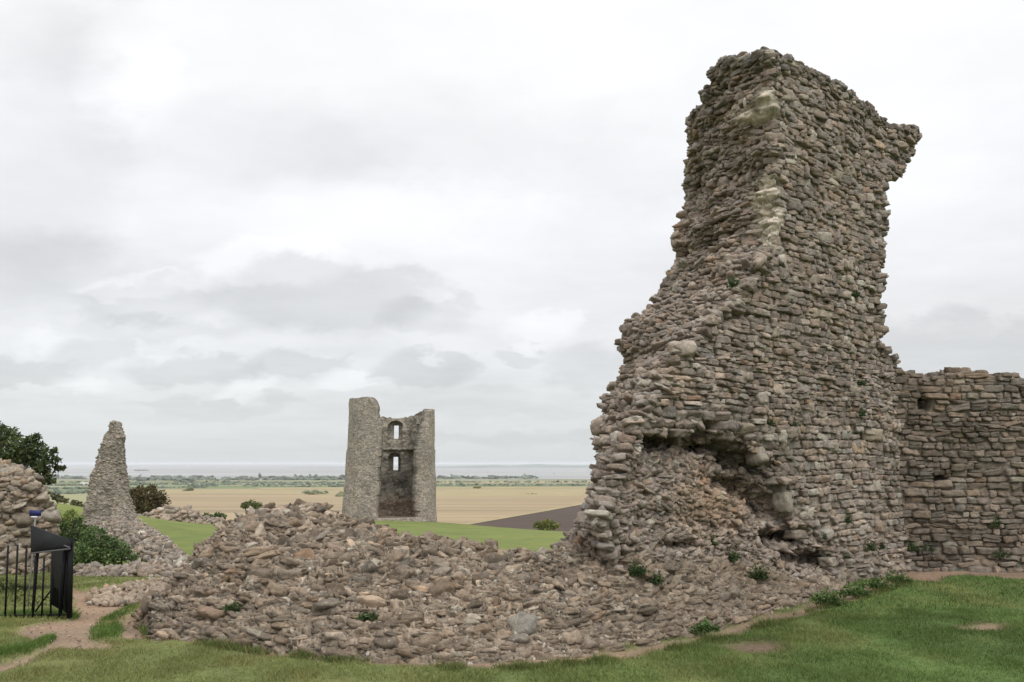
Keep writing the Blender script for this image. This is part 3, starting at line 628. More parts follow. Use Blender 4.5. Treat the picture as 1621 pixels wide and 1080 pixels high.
ridge('rubble_heap',[(150,828,42),(190,829,38),(215,834,33),(238,848,27),(258,868,22.5),(280,888,19.5),(298,902,18)],'heap of pale tumbled rubble sloping from the foot of the masonry spike towards the path','rubble',.13,150,1.5,.45,seed=2,mat=M_STONE,colkw=dict(base=(140,129,117),spread=.24))
ridge('low_stone_wall',[(104,897,17.6),(140,893,17.8),(180,897,17.6),(215,899,17.5),(250,897,17.4),(285,896,17.2),(310,902,17)],'knee-high strip of old stone wall below the dark bramble bush','wall',.13,150,.55,seed=3,colkw=dict(base=(142,130,118)))
ridge('rubble_mound',[(238,822,63),(250,809,62),(275,804,62),(300,812,63),(325,822,64),(350,827,64)],'low rubble mound on the far side of the bailey lawn beside the rounded bush','rubble',.3,14,1.6,mat=M_STONE_FAR,seed=4)
# small loose stones on the eroded path slope
k=520; px=rng.uniform(140,300,k); py=rng.uniform(918,958,k); ok=inpoly(px,py,PATHS[0]); P=ground_hit(px[ok],py[ok]); k=len(P); w=rng.uniform(.03,.13,k)
Gp=Geo(); Gp.stones(3,P+np.array([0,0,.01]),nrm(rng.normal(0,.3,(k,3))+np.array([0,-.6,.8])),np.stack([w*.6,w*.35,w*.4],-1),stone_cols(k,base=(158,142,124)),.4)
k=900; px=rng.uniform(0,335,k); py=rng.uniform(916,1056,k); ok=inpoly(px,py,PATHS[0])|inpoly(px,py,PATHS[1]); P=ground_hit(px[ok],py[ok]); k=len(P); w=rng.lognormal(math.log(.010),.4,k)
Gp.stones(3,P,nrm(rng.normal(0,.3,(k,3))+np.array([0,-.3,.9])),np.stack([w*.6,w*.45,w*.4],-1),stone_cols(k,base=(150,132,115)),.4)
o=Gp.build('path_stones',M_STONE); tag(o,'scatter of small stones trodden into the sloping dirt path','stones',kind='stuff')
print('left things',time.time()-T0)

# ------------------------------------------------------------------ distant round tower
DT=82.; tc_=at(617.,820.,DT); zb=tc_[2]-.6
def zat(y): return float(at(617.,float(y),DT-3)[2])
nT,nZ=300,190
th=np.linspace(0,math.tau,nT,endpoint=False); zz=np.linspace(zb,zat(628),nZ)
TH,ZZ=np.meshgrid(th,zz,indexing='ij'); dg=np.degrees(TH)   # 0 = towards camera, 90 = right
sgn=np.where(dg>180,dg-360,dg)
batter=1+.075*np.clip((zat(700)-ZZ)/(zat(700)-zb),0,1)**1.5
R0=4.22*batter+np.where(ZZ<zat(711),.08,0)
topz=np.interp(sgn,[-180,-150,-120,-95,-60,-25,-16,-12,-10,40,50,60,75,92,125,158,180],[zat(655),zat(655),zat(650),zat(636),zat(628),zat(629),zat(634),zat(645),zat(662),zat(662),zat(660),zat(654),zat(648),zat(645),zat(644),zat(655),zat(656)])+.12*vn(v2(TH*9,0*TH),8)
el=-6.0-1.0*sm(-ZZ,-zat(700),-zb)+1.2*vn(v2(ZZ*1.1,0*ZZ),9); er=54+14*sm(ZZ,zat(690),zat(655))-7*sm(zat(690)-ZZ,0,3)+2.5*vn(v2(ZZ*.9,0*ZZ+5),9)
el=el-.0*ZZ
solid=(ZZ<topz)&~((sgn>el)&(sgn<er)&(ZZ>zb+.9))
Rin=R0-1.15; Rin=np.where(ZZ>zat(708),R0-.95,Rin)
# window bays in the back wall
thw=181.5
for (yt,yb,ys,ye,aw_) in ((662,695,669,691,13),(716,748,723,745,11)):
    dx=np.abs(dg-thw); zc=zat(yt+8); hw=aw_; arch=(ZZ<zc)&(ZZ>zat(yb))&(dx<hw)|((ZZ>=zc)&(((dx/hw)**2+((ZZ-zc)/(zat(yt)-zc))**2)<1))
    Rin=np.where(arch,R0-.35,Rin); solid&=~((dx<2.9)&(ZZ<zat(ys))&(ZZ>zat(ye)))
# recesses on the right inner side and scars
def scar(d0,w_,y0,y1,depth):
    global Rin
    m=(np.abs(dg-d0+3*vn(v2(ZZ*.8,0*ZZ),12))<w_)&(ZZ<zat(y0))&(ZZ>zat(y1)); Rin=np.where(m,Rin+depth,Rin)
scar(128,7,668,697,.5); scar(112,5,675,702,.55); scar(122,11,728,775,.6); scar(140,6,762,790,.5); scar(150,10,705,712,-.1)
Rin=np.where((ZZ<zat(708))&(ZZ>zat(712)),Rin-.18,Rin); Rin=np.minimum(Rin,R0-.25)
nzz=.10*fbm(np.stack([np.sin(TH)*4,np.cos(TH)*4,ZZ],-1)*.8,4,161); Ro=R0+nzz*.7; Ri=Rin+.16*fbm(np.stack([np.sin(TH)*4,np.cos(TH)*4,ZZ],-1)*1.3,4,162)
def TP(Rr): return np.stack([tc_[0]+np.sin(TH)*Rr,DT-np.cos(TH)*Rr,ZZ],-1)
Po,Pi=TP(Ro),TP(Ri); nv=nT*nZ; I=np.arange(nv).reshape(nT,nZ); In=np.roll(I,-1,0)
cell=solid[:,:-1]&solid[:,1:]&np.roll(solid,-1,0)[:,:-1]&np.roll(solid,-1,0)[:,1:]
a_,b_,c_,d2=I[:,:-1],In[:,:-1],In[:,1:],I[:,1:]
Qs=[np.stack([a_,b_,c_,d2],-1)[cell],(np.stack([d2,c_,b_,a_],-1)+nv)[cell]]
lf=cell&~np.roll(cell,1,0); Qs.append(np.stack([a_,d2,d2+nv,a_+nv],-1)[lf])
rt=cell&~np.roll(cell,-1,0); Qs.append(np.stack([c_,b_,b_+nv,c_+nv],-1)[rt])
up_=np.zeros_like(cell); up_[:,:-1]=cell[:,:-1]&~cell[:,1:]; up_[:,-1]=cell[:,-1]; Qs.append(np.stack([d2,c_,c_+nv,d2+nv],-1)[up_])
dn=np.zeros_like(cell); dn[:,1:]=cell[:,1:]&~cell[:,:-1]; Qs.append(np.stack([b_,a_,a_+nv,b_+nv],-1)[dn])
Vt=np.concatenate([Po.reshape(-1,3),Pi.reshape(-1,3)])
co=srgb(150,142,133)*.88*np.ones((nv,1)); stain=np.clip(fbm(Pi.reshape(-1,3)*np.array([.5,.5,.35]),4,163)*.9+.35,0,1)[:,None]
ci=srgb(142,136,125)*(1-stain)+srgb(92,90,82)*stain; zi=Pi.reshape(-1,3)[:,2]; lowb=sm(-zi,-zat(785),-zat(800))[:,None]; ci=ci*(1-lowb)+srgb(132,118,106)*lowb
ro_=np.clip(fbm(Po.reshape(-1,3)*.5,4,164),0,1)[:,None]*.5; co=co*(1-ro_)+srgb(120,106,94)*ro_
grooves=(np.abs(ZZ-zat(710.5))<.10).reshape(-1); co[grooves]*=.72
tw=empty('ruined_round_tower',(float(tc_[0]),DT,float(zb)))
tag(tw,'roofless round stone tower with two slit windows, broken open at the front','tower')
Vt=Vt-np.array([tc_[0],DT,zb]); used=np.unique(np.concatenate([q.ravel() for q in Qs])); mp_=np.zeros(2*nv,int); mp_[used]=np.arange(len(used))
mesh_obj('wall',Vt[used],[mp_[np.concatenate(Qs)]],M_TOWER,np.concatenate([co,ci])[used],tw,smooth=False)
# rubble floor sheet inside the tower
fr=[(math.cos(a)*4.2,math.sin(a)*4.2,.62+.1*math.sin(3*a)) for a in np.linspace(0,math.tau,40,endpoint=False)]
mesh_obj('floor',np.array(fr+[(0,0,.75)]),[np.array([(i,(i+1)%40,40) for i in range(40)])],M_TOWER,np.ones((41,3))*srgb(120,112,92),tw)
print('tower',time.time()-T0)

# ------------------------------------------------------------------ far land: fields, hedges, water, coast
def zone(name,pts,zoff,mat,kind='structure'):
    P=[]
    for x,y in pts:
        r=ray(float(x),float(y)); k=(CAMZ-(-50+zoff))/(-r[2]); P.append(np.array([0,0,CAMZ])+r*k)
    P=np.array(P); o=mesh_obj(name,P,[np.arange(len(P))[None]],mat,smooth=False); tag(o,kind=kind); return o
m_st=plain('stubble',srgb(134,118,92),1,.32,.012,stretch=(.12,2.2,1)); m_pl=plain('ploughed_soil',srgb(70,57,48)*.9,1,.3,.02,stretch=(.3,2,1))
m_ms=plain('marsh_grass',srgb(118,118,92),1,.45,.006,stretch=(.25,2.4,1)); m_gf=plain('pasture',srgb(98,108,72),1,.35,.008,stretch=(.4,2,1)); m_cr=plain('pale_flats',srgb(160,158,150),.8,.1,.01)
m_tr=plain('dry_track',srgb(138,126,94),1,.12,.02)
zone('stubble_field',[(262,781),(420,781),(620,784),(800,786),(960,783),(1100,781),(1100,880),(760,845),(500,850),(180,850),(230,812)],.3,m_st)
zone('field_margin',[(200,775),(420,774),(700,771),(1000,774),(1000,783.5),(800,786.4),(620,784.4),(420,781.4),(200,781.4)],.35,m_tr)
zone('ploughed_field',[(1100,779),(1000,787),(935,795),(860,809),(790,821),(700,836),(700,900),(1100,900)],.9,m_pl)
zone('field_track',[(1100,777),(935,793.2),(860,807.4),(790,819.5),(700,835),(700,838),(790,822.2),(860,810),(935,796.3),(1100,781)],1.2,m_tr)
zone('marsh',[(-200,757.5),(1300,757.5),(1300,772),(700,770.5),(420,773),(-200,780)],.25,m_ms)
zone('pasture',[(60,771),(230,769),(560,769.3),(560,771.3),(240,773),(60,779)],.5,m_gf)
zone('pasture',[(680,768),(1000,767.5),(1000,769.5),(680,771)],.5,m_gf)
zone('dry_grassland',[(400,772.2),(560,771.4),(1000,770.2),(1000,772.6),(700,774),(420,775)],.7,m_tr)
zone('green_crop',[(60,763.5),(330,762.5),(560,763),(560,764.6),(330,764.8),(60,766)],.5,m_gf)
zone('reed_bed',[(680,762.6),(1000,762),(1000,764.8),(680,765.4)],.5,m_tr)
zone('mudflat',[(125,764),(180,763),(188,766.5),(130,767.5)],.8,m_cr)
# water
mw,t,b=nt('estuary_water'); tcx=N(t,'ShaderNodeTexCoord').outputs['Object']; mpx=N(t,'ShaderNodeMapping'); mpx.inputs['Scale'].default_value=(.2,1.5,1); t.links.new(tcx,mpx.inputs[0])
nn_=noise(t,.0012,6,.6,mpx.outputs[0]); t.links.new(ramp(t,nn_,[(.35,tuple(srgb(122,122,121))),(.6,tuple(srgb(142,142,141)))]),b.inputs['Base Color']); b.inputs['Roughness'].default_value=.6; b.inputs['Specular IOR Level'].default_value=.25
bp=N(t,'ShaderNodeBump'); bp.inputs['Distance'].default_value=.5; n5=noise(t,.08,5,.6,mpx.outputs[0]); t.links.new(n5,bp.inputs['Height']); t.links.new(bp.outputs[0],b.inputs['Normal'])
yw=(CAMZ+49)/(24.3/F*1.02)
Vw=np.array([(-14000,yw*1.0,-49.3),(-3000,yw*.985,-49.3),(0,yw,-49.3),(2500,yw*1.04,-49.3),(14000,yw*1.0,-49.3),(30000,39000,-49.3),(-30000,39000,-49.3)],float)
o=mesh_obj('sea',Vw,[np.array([[0,1,2,3,4,5,6]])],mw,smooth=False); tag(o,kind='structure')
# far coast hills
xsC=np.linspace(-3500,9000,260); hC=np.clip(8+34*sm(xsC,-1400,600)*(.75+.25*fbm(v2(xsC*.0012,0*xsC),4,171))+8*fbm(v2(xsC*.004,0*xsC+3),3,172),0,80)*sm(xsC,-3000,-900)
rows=[]
for f,yy in ((0,8600),(.75,8800),(1,9400),(.85,10400),(0,12000)): rows.append(np.stack([xsC,np.full(260,yy,float),-50+hC*f],-1))
gg=Geo(); gg.grid(np.stack(rows,1),srgb(120,128,124)); o=gg.build('far_coast_hills',plain('far_coast',srgb(118,126,120),1,.12,.002)); tag(o,kind='structure')
# mud spit in the estuary at right
yy=(CAMZ+50)/(11.5/F); mesh_obj('mudbank',np.array([(at(880,744,yy)[0],yy,-49.2),(at(1010,744,yy)[0],yy*.93,-49.2),(at(1010,744,yy)[0],yy*1.05,-49.2),(at(920,744,yy)[0],yy*1.03,-49.2)]),[np.array([[0,1,2,3]])],plain('mud',srgb(150,148,140),.9,.1,.01),smooth=False)['kind']='structure'
# tree belts and hedges on the marsh (one mass each)
def belt(name,label,lines,hgt,cs,dens=1.):
    G=Geo()
    for (x0,y0,x1,y1,n) in lines:
        n=int(n*dens); f=rng.random(n); f=f+.02*np.sin(f*40+x0)+.03*np.sin(f*17); x=x0+(x1-x0)*f; y=y0+(y1-y0)*f+rng.normal(0,.35,n); r=ray(x,y); k=(CAMZ+50)/(-r[:,2]); P=np.array([0,0,CAMZ])+r*k[:,None]
        h=hgt*rng.uniform(.25,.9,n)**1.3; w=h*rng.uniform(1.2,3.4,n); P[:,2]+=h*.35
        G.stones(3,P,np.tile([0,-1.,0],(n,1)),np.stack([w*.6,h*.55,w*.6],-1),srgb(*cs)[None]*rng.uniform(.65,1.35,(n,1)),.3)
    o=G.build(name,M_LEAF2); tag(o,label,'trees',kind='stuff'); return o
m_,t_,b_2=nt('far_foliage'); at2=N(t_,'ShaderNodeAttribute',attribute_name='Col'); nf_=noise(t_,.35,5,.8,N(t_,'ShaderNodeTexCoord').outputs['Object']); t_.links.new(mixc(t_,1,at2.outputs['Color'],ramp(t_,nf_,[(.3,.45),(.7,1.5)]),'MULTIPLY'),b_2.inputs['Base Color']); M_LEAF2=m_
belt('shore_tree_belt','dark line of distant trees along the estuary shore',[(-40,758.3,560,757.8,230),(685,758.0,850,757.8,90),(180,760.5,560,760,110),(770,758,800,757.6,24)],9,(92,98,86),2.4)
belt('marsh_hedges','broken dark hedges and scrub crossing the flat marsh',[(60,769,250,768,60),(200,767,560,768,120),(100,764,560,764.5,110),(300,770,345,770,40),(680,769,950,768.5,90),(380,770,560,771,30),(250,773,330,772,20),(60,783,180,779,70),(60,774,160,775,50),(480,781,520,780,18),(690,764,950,764,70)],4.5,(88,96,80),2.6)
belt('field_scrub','scattered scrub bushes at the edge of the stubble field',[(290,777,300,777,6),(490,783,520,782.5,14),(530,786,548,786,5),(830,783,850,782.5,3),(755,774,765,774,3),(935,790,948,789,5)],6,(104,104,72))
print('far',time.time()-T0)

# boats and a ship in the estuary
def hull(L,Bm,Hh):
    st=np.linspace(-.5,.5,9); V=[];
    for s in st:
        w=Bm*.5*(1-abs(2*s)**3.0*(.95 if s>0 else .35)); sh=Hh*(1+.3*(2*s)**2)
        V+=[(s*L,-w,sh),(s*L,-w*.7,0),(s*L,w*.7,0),(s*L,w,sh)]
    V=np.array(V); Q=[]
    for i in range(8):
        for j in range(3): Q.append((4*i+j,4*i+4+j,4*i+5+j,4*i+1+j))
        Q.append((4*i+3,4*i+7,4*i+4,4*i))
    Q+= [(0,1,2,3),(35,34,33,32)]; return V,np.array(Q)
def boxg(G,c,h,colr,bev=.0):
    c=np.array(c,float); h=np.array(h,float); V=np.array([(x,y,z) for x in (-1,1) for y in (-1,1) for z in (-1,1)])*h+c
    G.add(V,[np.array([(0,1,3,2),(4,6,7,5),(0,4,5,1),(2,3,7,6),(0,2,6,4),(1,5,7,3)])],colr)
M_BOAT,tb,bb=nt('boat_paint'); ab=N(tb,'ShaderNodeAttribute',attribute_name='Col'); tb.links.new(ab.outputs['Color'],bb.inputs['Base Color']); bb.inputs['Roughness'].default_value=.5
def sea_pt(px,py):
    r=ray(float(px),float(py)); k=(CAMZ+49.3)/(-r[2]); return np.array([0,0,CAMZ])+r*k
def tube(P0,P1,r,n=6,r1=None):
    P0=np.array(P0,float); P1=np.array(P1,float); d=nrm(P1-P0); a=nrm(np.cross(d,[0,0,1.] if abs(d[2])<.9 else [1.,0,0])); b=np.cross(d,a); an=np.arange(n)*math.tau/n
    r1=r if r1 is None else r1; c=np.cos(an)[:,None]*a+np.sin(an)[:,None]*b; V=np.concatenate([P0+c*r,P1+c*r1]); Q=[(i,(i+1)%n,n+(i+1)%n,n+i) for i in range(n)]
    return V,[np.array(Q),np.array([list(range(n))[::-1]]),np.array([list(range(n,2*n))])]
def ship(px,py,L,label):
    p=sea_pt(px,py); e=empty('cargo_ship',tuple(p)); tag(e,label,'ship'); V,Q=hull(L,L*.16,L*.05); mesh_obj('hull',V,[Q],M_BOAT,np.ones((len(V),3))*srgb(120,116,116),e,smooth=False)
    G=Geo(); boxg(G,(-L*.36,0,L*.10),(L*.06,L*.06,L*.06),srgb(190,188,184)); boxg(G,(-L*.36,0,L*.17),(L*.04,L*.07,L*.012),srgb(190,188,184)); G.build('bridge',M_BOAT,e,smooth=False)
    G=Geo(); 
    for k_ in range(4): boxg(G,(-L*.2+k_*L*.15,0,L*.07),(L*.055,L*.055,L*.015+.004*L*(k_%2)),srgb(130,122,116)) 
    G.build('hatch_covers',M_BOAT,e,smooth=False); return e
ship(224,745.5,95,'small grey cargo ship on the estuary between the masonry spike and the tower')
bt=empty('sailing_boat',tuple(sea_pt(772,752)))
V,Q=hull(9,2.8,1.1); mesh_obj('hull',V,[Q],M_BOAT,np.ones((len(V),3))*srgb(120,118,120),bt,smooth=False); V,Fs=tube((0.5,0,.8),(0.5,0,11),.16); G=Geo(); G.add(V,Fs,srgb(110,108,108)); G.build('mast',M_BOAT,bt); G=Geo(); boxg(G,(-.6,0,1.3),(1.8,.9,.35),srgb(160,158,156)); G.build('cabin',M_BOAT,bt,smooth=False)
where=['moored sailing boat nearest the tower among the line right of it','second moored sailing boat right of the tower','moored sailing boat midway between tower and tall fragment','moored sailing boat just past the middle of the moorings','moored sailing boat second nearest to the tall fragment','moored sailing boat closest to the tall fragment']
def copy_tree(o,parent=None):
    c=o.copy(); col.objects.link(c); c.parent=parent
    for ch in o.children: copy_tree(ch,c)
    return c
for i,(x,y) in enumerate([(705,746),(739,750),(772,748),(848,751),(877,750),(930,747)]):
    e=bt if i==0 else copy_tree(bt); e.location=sea_pt(x,y); e.rotation_euler=(0,0,rng.uniform(0,6.28)); tag(e,where[i],'boat','sailing boats moored in the estuary')

# ------------------------------------------------------------------ foliage
def leaves(G,c,size,cols,flat=.0):
    k=len(c); a=nrm(rng.normal(0,1,(k,3))); b=nrm(np.cross(a,rng.normal(0,1,(k,3)))); s=size[:,None] if hasattr(size,'__len__') else size
    b2=np.cross(a,b); V=np.stack([c-a*s,c-b*s*.45+b2*s*.1,c+a*s,c+b*s*.45+b2*s*.1],1).reshape(-1,3)
    G.add(V,[np.arange(4*k).reshape(-1,4)],np.repeat(cols,4,0))
def clumps(G,cl,dens,size,base,spread=.3,shell=.55):
    """cl: (centre, radii)"""
    for c,r in cl:
        c=np.array(c); r=np.array(r); k=int(dens*(r.prod())**(2/3)/size**2*17)+8; d=nrm(rng.normal(0,1,(k,3))); rad=rng.uniform(shell**3,1,k)**(1/3)*(1+.28*fbm(d*2.6+c,2,181)); P=c+d*rad[:,None]*r
        cc=srgb(*base)*np.exp(rng.normal(0,spread,(k,1)))*(1+.35*vn(P*(.9/size*.12),5)[:,None])*np.where(rng.random((k,1))<.06,np.array([1.35,1.1,.8]),1)
        leaves(G,P,size*rng.uniform(.6,1.2,k),cc)
def branch_tree(name,label,base,limbs,cl,lsize,colr,dens=1.,cat='tree',group=None,trunk_r=.18,shell=.45):
    e=empty(name,tuple(base)); tag(e,label,cat,group); b=np.array(base)
    G=Geo()
    for path in limbs:
        pr_=[np.array(p,float)-b for p in path[0]]; r=path[1]
        for i,(p,q_) in enumerate(zip(pr_[:-1],pr_[1:])):
            V,Fs=tube(p,q_,r*(1-i/len(pr_)),7,r*(1-(i+1)/len(pr_))+.005); G.add(V,Fs,srgb(86,76,64))
    G.build('trunk',M_STONE,e)
    G=Geo(); clumps(G,[(np.array(c)-b,r) for c,r in cl],dens,lsize,colr,shell=shell); G.build('crown',M_LEAF,e,smooth=False); return e
def pxcl(lst,D,jit=.4):
    out=[]
    for x,y,r in lst:
        rr=r/F*D; out.append((at(float(x),float(y),D+rng.uniform(-1,1)*rr*jit*2),(rr,rr*.9,rr*.8)))
    return out
# left tree behind the stump
DL=32.; cl=pxcl([(-40,700,36),(-10,690,26),(10,690,20),(28,704,16),(5,715,24),(48,697,10),(58,692,8),(40,716,17),(60,708,12),(30,728,20),(58,726,15),(75,716,10),(86,714,6),(72,734,13),(88,728,9),(92,742,7),(100,741,5),(62,748,14),(76,752,9),(80,762,7),(45,742,18),(0,735,26),(66,762,9),(-60,730,36)],DL)
tb_=at(20.,800.,DL); tb_[2]=gz(tb_[0],tb_[1])
T1=at(10.,765.,DL); limbs=[([tb_,T1,at(0.,725.,DL),at(5.,690.,DL)],.22),([T1,at(35.,735.,DL),at(58.,700.,DL)],.12),([T1,at(50.,750.,DL),at(78.,730.,DL),at(96.,740.,DL)],.11),([T1,at(45.,755.,DL),at(74.,758.,DL)],.09),([T1,at(-30.,730.,DL),at(-50.,690.,DL)],.14)]
branch_tree('broadleaf_tree','dark spreading tree rising behind the rubble stump at the left edge',tb_,limbs,cl,.095,(66,76,46),.95,shell=.3)
# rounded bush behind spire
DB=66.; cl=pxcl([(215,790,15),(230,782,15),(248,786,14),(222,775,8),(240,773,8),(256,796,12),(236,800,16),(218,806,12),(250,808,10),(208,780,10),(232,815,8)],DB)
bb_=at(234.,826.,DB); bb_[2]=gz(bb_[0],bb_[1])-.1
branch_tree('round_bush','rounded russet-tinged bush right behind the masonry spike',bb_,[([bb_,at(234.,800.,DB),at(236.,785.,DB)],.14),([bb_,at(222.,795.,DB)],.08),([bb_,at(250.,795.,DB)],.08)],cl,.13,(80,72,48),1.1,'bush',shell=.3)
# bramble in front
DBr=19.3; cl=pxcl([(110,846,16),(128,842,18),(150,848,20),(172,862,18),(190,872,16),(208,882,12),(118,868,20),(140,872,22),(165,882,18),(125,890,16),(150,892,14),(185,890,12),(98,830,12),(120,826,10),(222,890,8),(100,860,16)],DBr)
bb_=at(145.,898.,DBr); bb_[2]=gz(bb_[0],bb_[1])
branch_tree('bramble_bush','sprawling dark green bramble bush in front of the masonry spike, right of the railings',bb_,[([bb_,at(130.,860.,DBr),at(118.,832.,DBr)],.03),([bb_,at(165.,865.,DBr),at(190.,868.,DBr)],.03),([bb_,at(148.,850.,DBr)],.03)],cl,.05,(74,92,54),.8,'bush',shell=.3)
# yellow-green growth on the knoll behind the bramble
cl=pxcl([(100,820,10),(112,812,9),(90,822,9),(124,822,8),(104,830,9)],26.); bb_=at(105.,838.,26.); bb_[2]=gz(bb_[0],bb_[1])
branch_tree('young_shrub','pale yellow-green shrub rising above the bramble beside the stump',bb_,[([bb_,at(104.,822.,26.)],.04),([bb_,at(112.,820.,26.)],.03)],cl,.07,(104,116,64),.7,'bush',shell=.3)
for nm,lb,pts,D,cs,ls in [('hillside_tree','small round treetop showing above the left shoulder of the rubble bank',[(388,800,7),(398,798,8),(410,800,6),(404,804,8)],110.,(88,98,56),.2),
    ('dark_shrub','low dark evergreen shrub at the left edge of the lawn before the stubble field',[(316,819,6),(328,818,7),(345,816,7),(354,818,5),(336,820,7)],76.,(70,82,52),.13),
    ('yellow_bush','yellow-green bush below the lawn edge against the ploughed field',[(852,831,8),(866,829,9),(878,832,8),(863,835,10)],120.,(108,114,62),.22),
    ('hawthorn_bush','dark hawthorn left of the masonry spike beyond the grassy knoll',[(118,797,7),(126,800,7),(96,790,6),(104,793,5),(88,787,8)],90.,(84,84,58),.18)]:
    cl=pxcl(pts,D); bx=at(float(np.mean([p[0] for p in pts])),float(max(p[1] for p in pts)+6),D); bx[2]=min(bx[2],gz(bx[0],bx[1])+2.5)
    c0=at(float(pts[0][0]),float(pts[0][1]),D); c1=at(float(pts[-1][0]),float(pts[-1][1]),D); gb_=bx.copy(); gb_[2]=gz(bx[0],bx[1])-.1
    branch_tree(nm,lb,gb_,[([gb_,c0],.15),([gb_,c1],.15)],cl,ls,cs,1.2,'bush' if nm!='hillside_tree' else 'tree',shell=.2)
# plants rooted in the masonry: (px,py,width px,height px,label)
def cast(px,py,bv):
    r=ray(float(px),float(py)); h_=bv.ray_cast(Vector((0,0,CAMZ)),Vector(r)); 
    return (np.array(h_[0]),np.array(h_[1])) if h_[0] is not None else (None,None)
def plant(name,px,py,w,h,label,bv,cs=(66,92,48),group=None,ls=.022,dens=1.):
    p,n=(None,None) if bv is None else cast(px,py+h*.3,bv)
    if p is None: p=ground_hit(float(px),float(py+h*.45)); n=np.array([0,-.3,1.])
    D=p[1]; sc=D/F; n=n if n[1]<0 else -n; e=empty(name,tuple(p)); tag(e,label,'plant',group)
    G=Geo(); k=int(26*dens+w*h*.28*dens); 
    ang=rng.uniform(0,math.tau,k); rr=rng.random(k)**.6*(.55+.6*np.abs(np.sin(ang*rng.integers(2,5)+rng.uniform(0,6)))); off=np.stack([np.cos(ang)*rr*w*.5*sc,np.sin(ang)*rr*.5*w*sc*.3,np.abs(np.sin(ang*1.0))*rr*h*sc*rng.uniform(.2,1,k)-.1*h*sc],-1)
    off+=nrm(n)*(.03+rng.uniform(0,.06,k)[:,None]); cc=srgb(*cs)*np.exp(rng.normal(0,.3,(k,1)))
    leaves(G,off,ls*rng.uniform(.6,1.3,k),cc); G.build('leaves',M_LEAF,e,smooth=False)
    G=Geo(); V,Fs=tube(-nrm(n)*.03,nrm(n)*.10+np.array([0,0,h*sc*.3]),.006,5,.002); G.add(V,Fs,srgb(84,96,54)); V,Fs=tube((0,0,0),nrm(n)*.08+np.array([w*sc*.25,0,h*sc*.3]),.005,5,.002); G.add(V,Fs,srgb(84,96,54)); G.build('stem',M_LEAF,e)
for a_ in [(1002,907,30,22,'left of two dark green tufts where the tall fragment meets the rubble bank',BVH_B),(1037,906,26,18,'right of two dark green tufts where the tall fragment meets the rubble bank',BVH_B),
    (1065,860,10,24,'narrow upright tuft under the left end of the hollow in the tall fragment',BVH_F),(1121,856,22,20,'bright tuft below the ochre patch of the hollow',BVH_F),(1157,877,16,26,'tuft beside the reddish stone at the foot of the tall fragment',BVH_F),
    (1196,908,32,28,'drooping tuft low under the hollow, above the rubble slope',BVH_B),(1296,851,18,16,'tuft just right of the hollow above the pale stone block',BVH_F),(1306,870,14,12,'small tuft directly beside the pale stone block',BVH_F),
    (1371,862,20,20,'broader of two tufts near the right foot of the tall fragment',BVH_F),(1390,862,10,16,'slimmer of two tufts near the right foot of the tall fragment',BVH_F),(1340,815,14,18,'lone tuft halfway up the lower right of the tall fragment',BVH_F),
    (1250,673,18,22,'dark tuft right above the pale boulder at the hollow',BVH_F),(1210,666,20,14,'flat tuft above the right end of the hollow roof',BVH_F),(1166,452,24,20,'highest dark tuft, on the ledge where the corner breaks away',BVH_F),
    (1357,607,14,14,'mossy tuft on the shoulder of the tall fragment level with the curtain wall top',BVH_F),(1359,652,10,18,'thin tuft below the shoulder of the tall fragment',BVH_F),(1350,464,12,14,'small tuft near the right edge of the tall fragment at mid height',BVH_F),
    (1439,862,18,20,'tuft in the corner where the tall fragment meets the curtain wall',BVH_W),(1466,868,28,14,'trailing leaves at the left foot of the curtain wall',BVH_W),(1576,826,24,20,'tuft halfway up the lower curtain wall near the right edge',BVH_W),(1584,876,30,16,'low tuft just above the foot of the curtain wall',BVH_W),(1606,896,50,14,'wide weed patch at the foot of the curtain wall at the right edge',None),
    (1115,997,42,18,'leafy weed at the edge of the lawn below the rubble slope',None),(1311,950,50,22,'thick weed clump where lawn meets the tall fragment',None),(1352,938,52,18,'weed clump second from the corner along the foot of the tall fragment',None),(1388,928,52,16,'weed clump third along the foot of the tall fragment',None),(1418,916,46,20,'weed clump nearest the corner with the curtain wall',None),
    (378,966,28,16,'dark weed low on the left shoulder of the rubble bank',BVH_B),(590,975,34,14,'weed growing in the middle of the rubble bank face',BVH_B),(255,1000,14,12,'tiny weed at the left tip of the rubble bank',None),(428,1022,30,10,'grassy weed at the foot of the rubble bank left part',None),(1335,880,10,8,'very small sprig near the right foot of the tall fragment',BVH_F)]:
    plant('wall_plant',a_[0],a_[1],a_[2],a_[3],a_[4],a_[5],ls=.02 if a_[5] is not None else .022,dens=1.5,cs=(66,80,48) if a_[5] is not None else (78,98,54))
# turf tussocks by the path
def tussock(x0,y0,x1,y1,wd,h,label,k):
    f=rng.random(k); c=ground_hit(x0+(x1-x0)*f,y0+(y1-y0)*f+rng.normal(0,wd,k)); x,y=c[:,0]+rng.normal(0,.03,k),c[:,1]; z=gz(x,y)-.01; e=empty('grass_tussock',(float(x.mean()),float(y.mean()),float(z.mean()))); tag(e,label,'grass')
    a=rng.uniform(0,math.tau,k); w=.0045; hh=h*rng.uniform(.4,1.2,k); ln=rng.normal(0,.6,(k,2))*hh[:,None]; b=np.array(e.location)
    V=np.stack([np.stack([x-np.cos(a)*w,y-np.sin(a)*w,z],-1),np.stack([x+np.cos(a)*w,y+np.sin(a)*w,z],-1),np.stack([x+ln[:,0],y+ln[:,1],z+hh],-1)],1).reshape(-1,3)-b
    mesh_obj('blades',V,[np.arange(3*k).reshape(-1,3)],M_LEAF,np.repeat(srgb(84,106,48)*rng.uniform(.5,1.3,(k,1)),3,0),e,smooth=False)
tussock(150,1002,188,996,5,.05,'rounded green tussock in the fork of the dirt path',2600)
tussock(162,984,215,958,2.5,.035,'narrow strip of grass along the upper edge of the dirt path',2200)
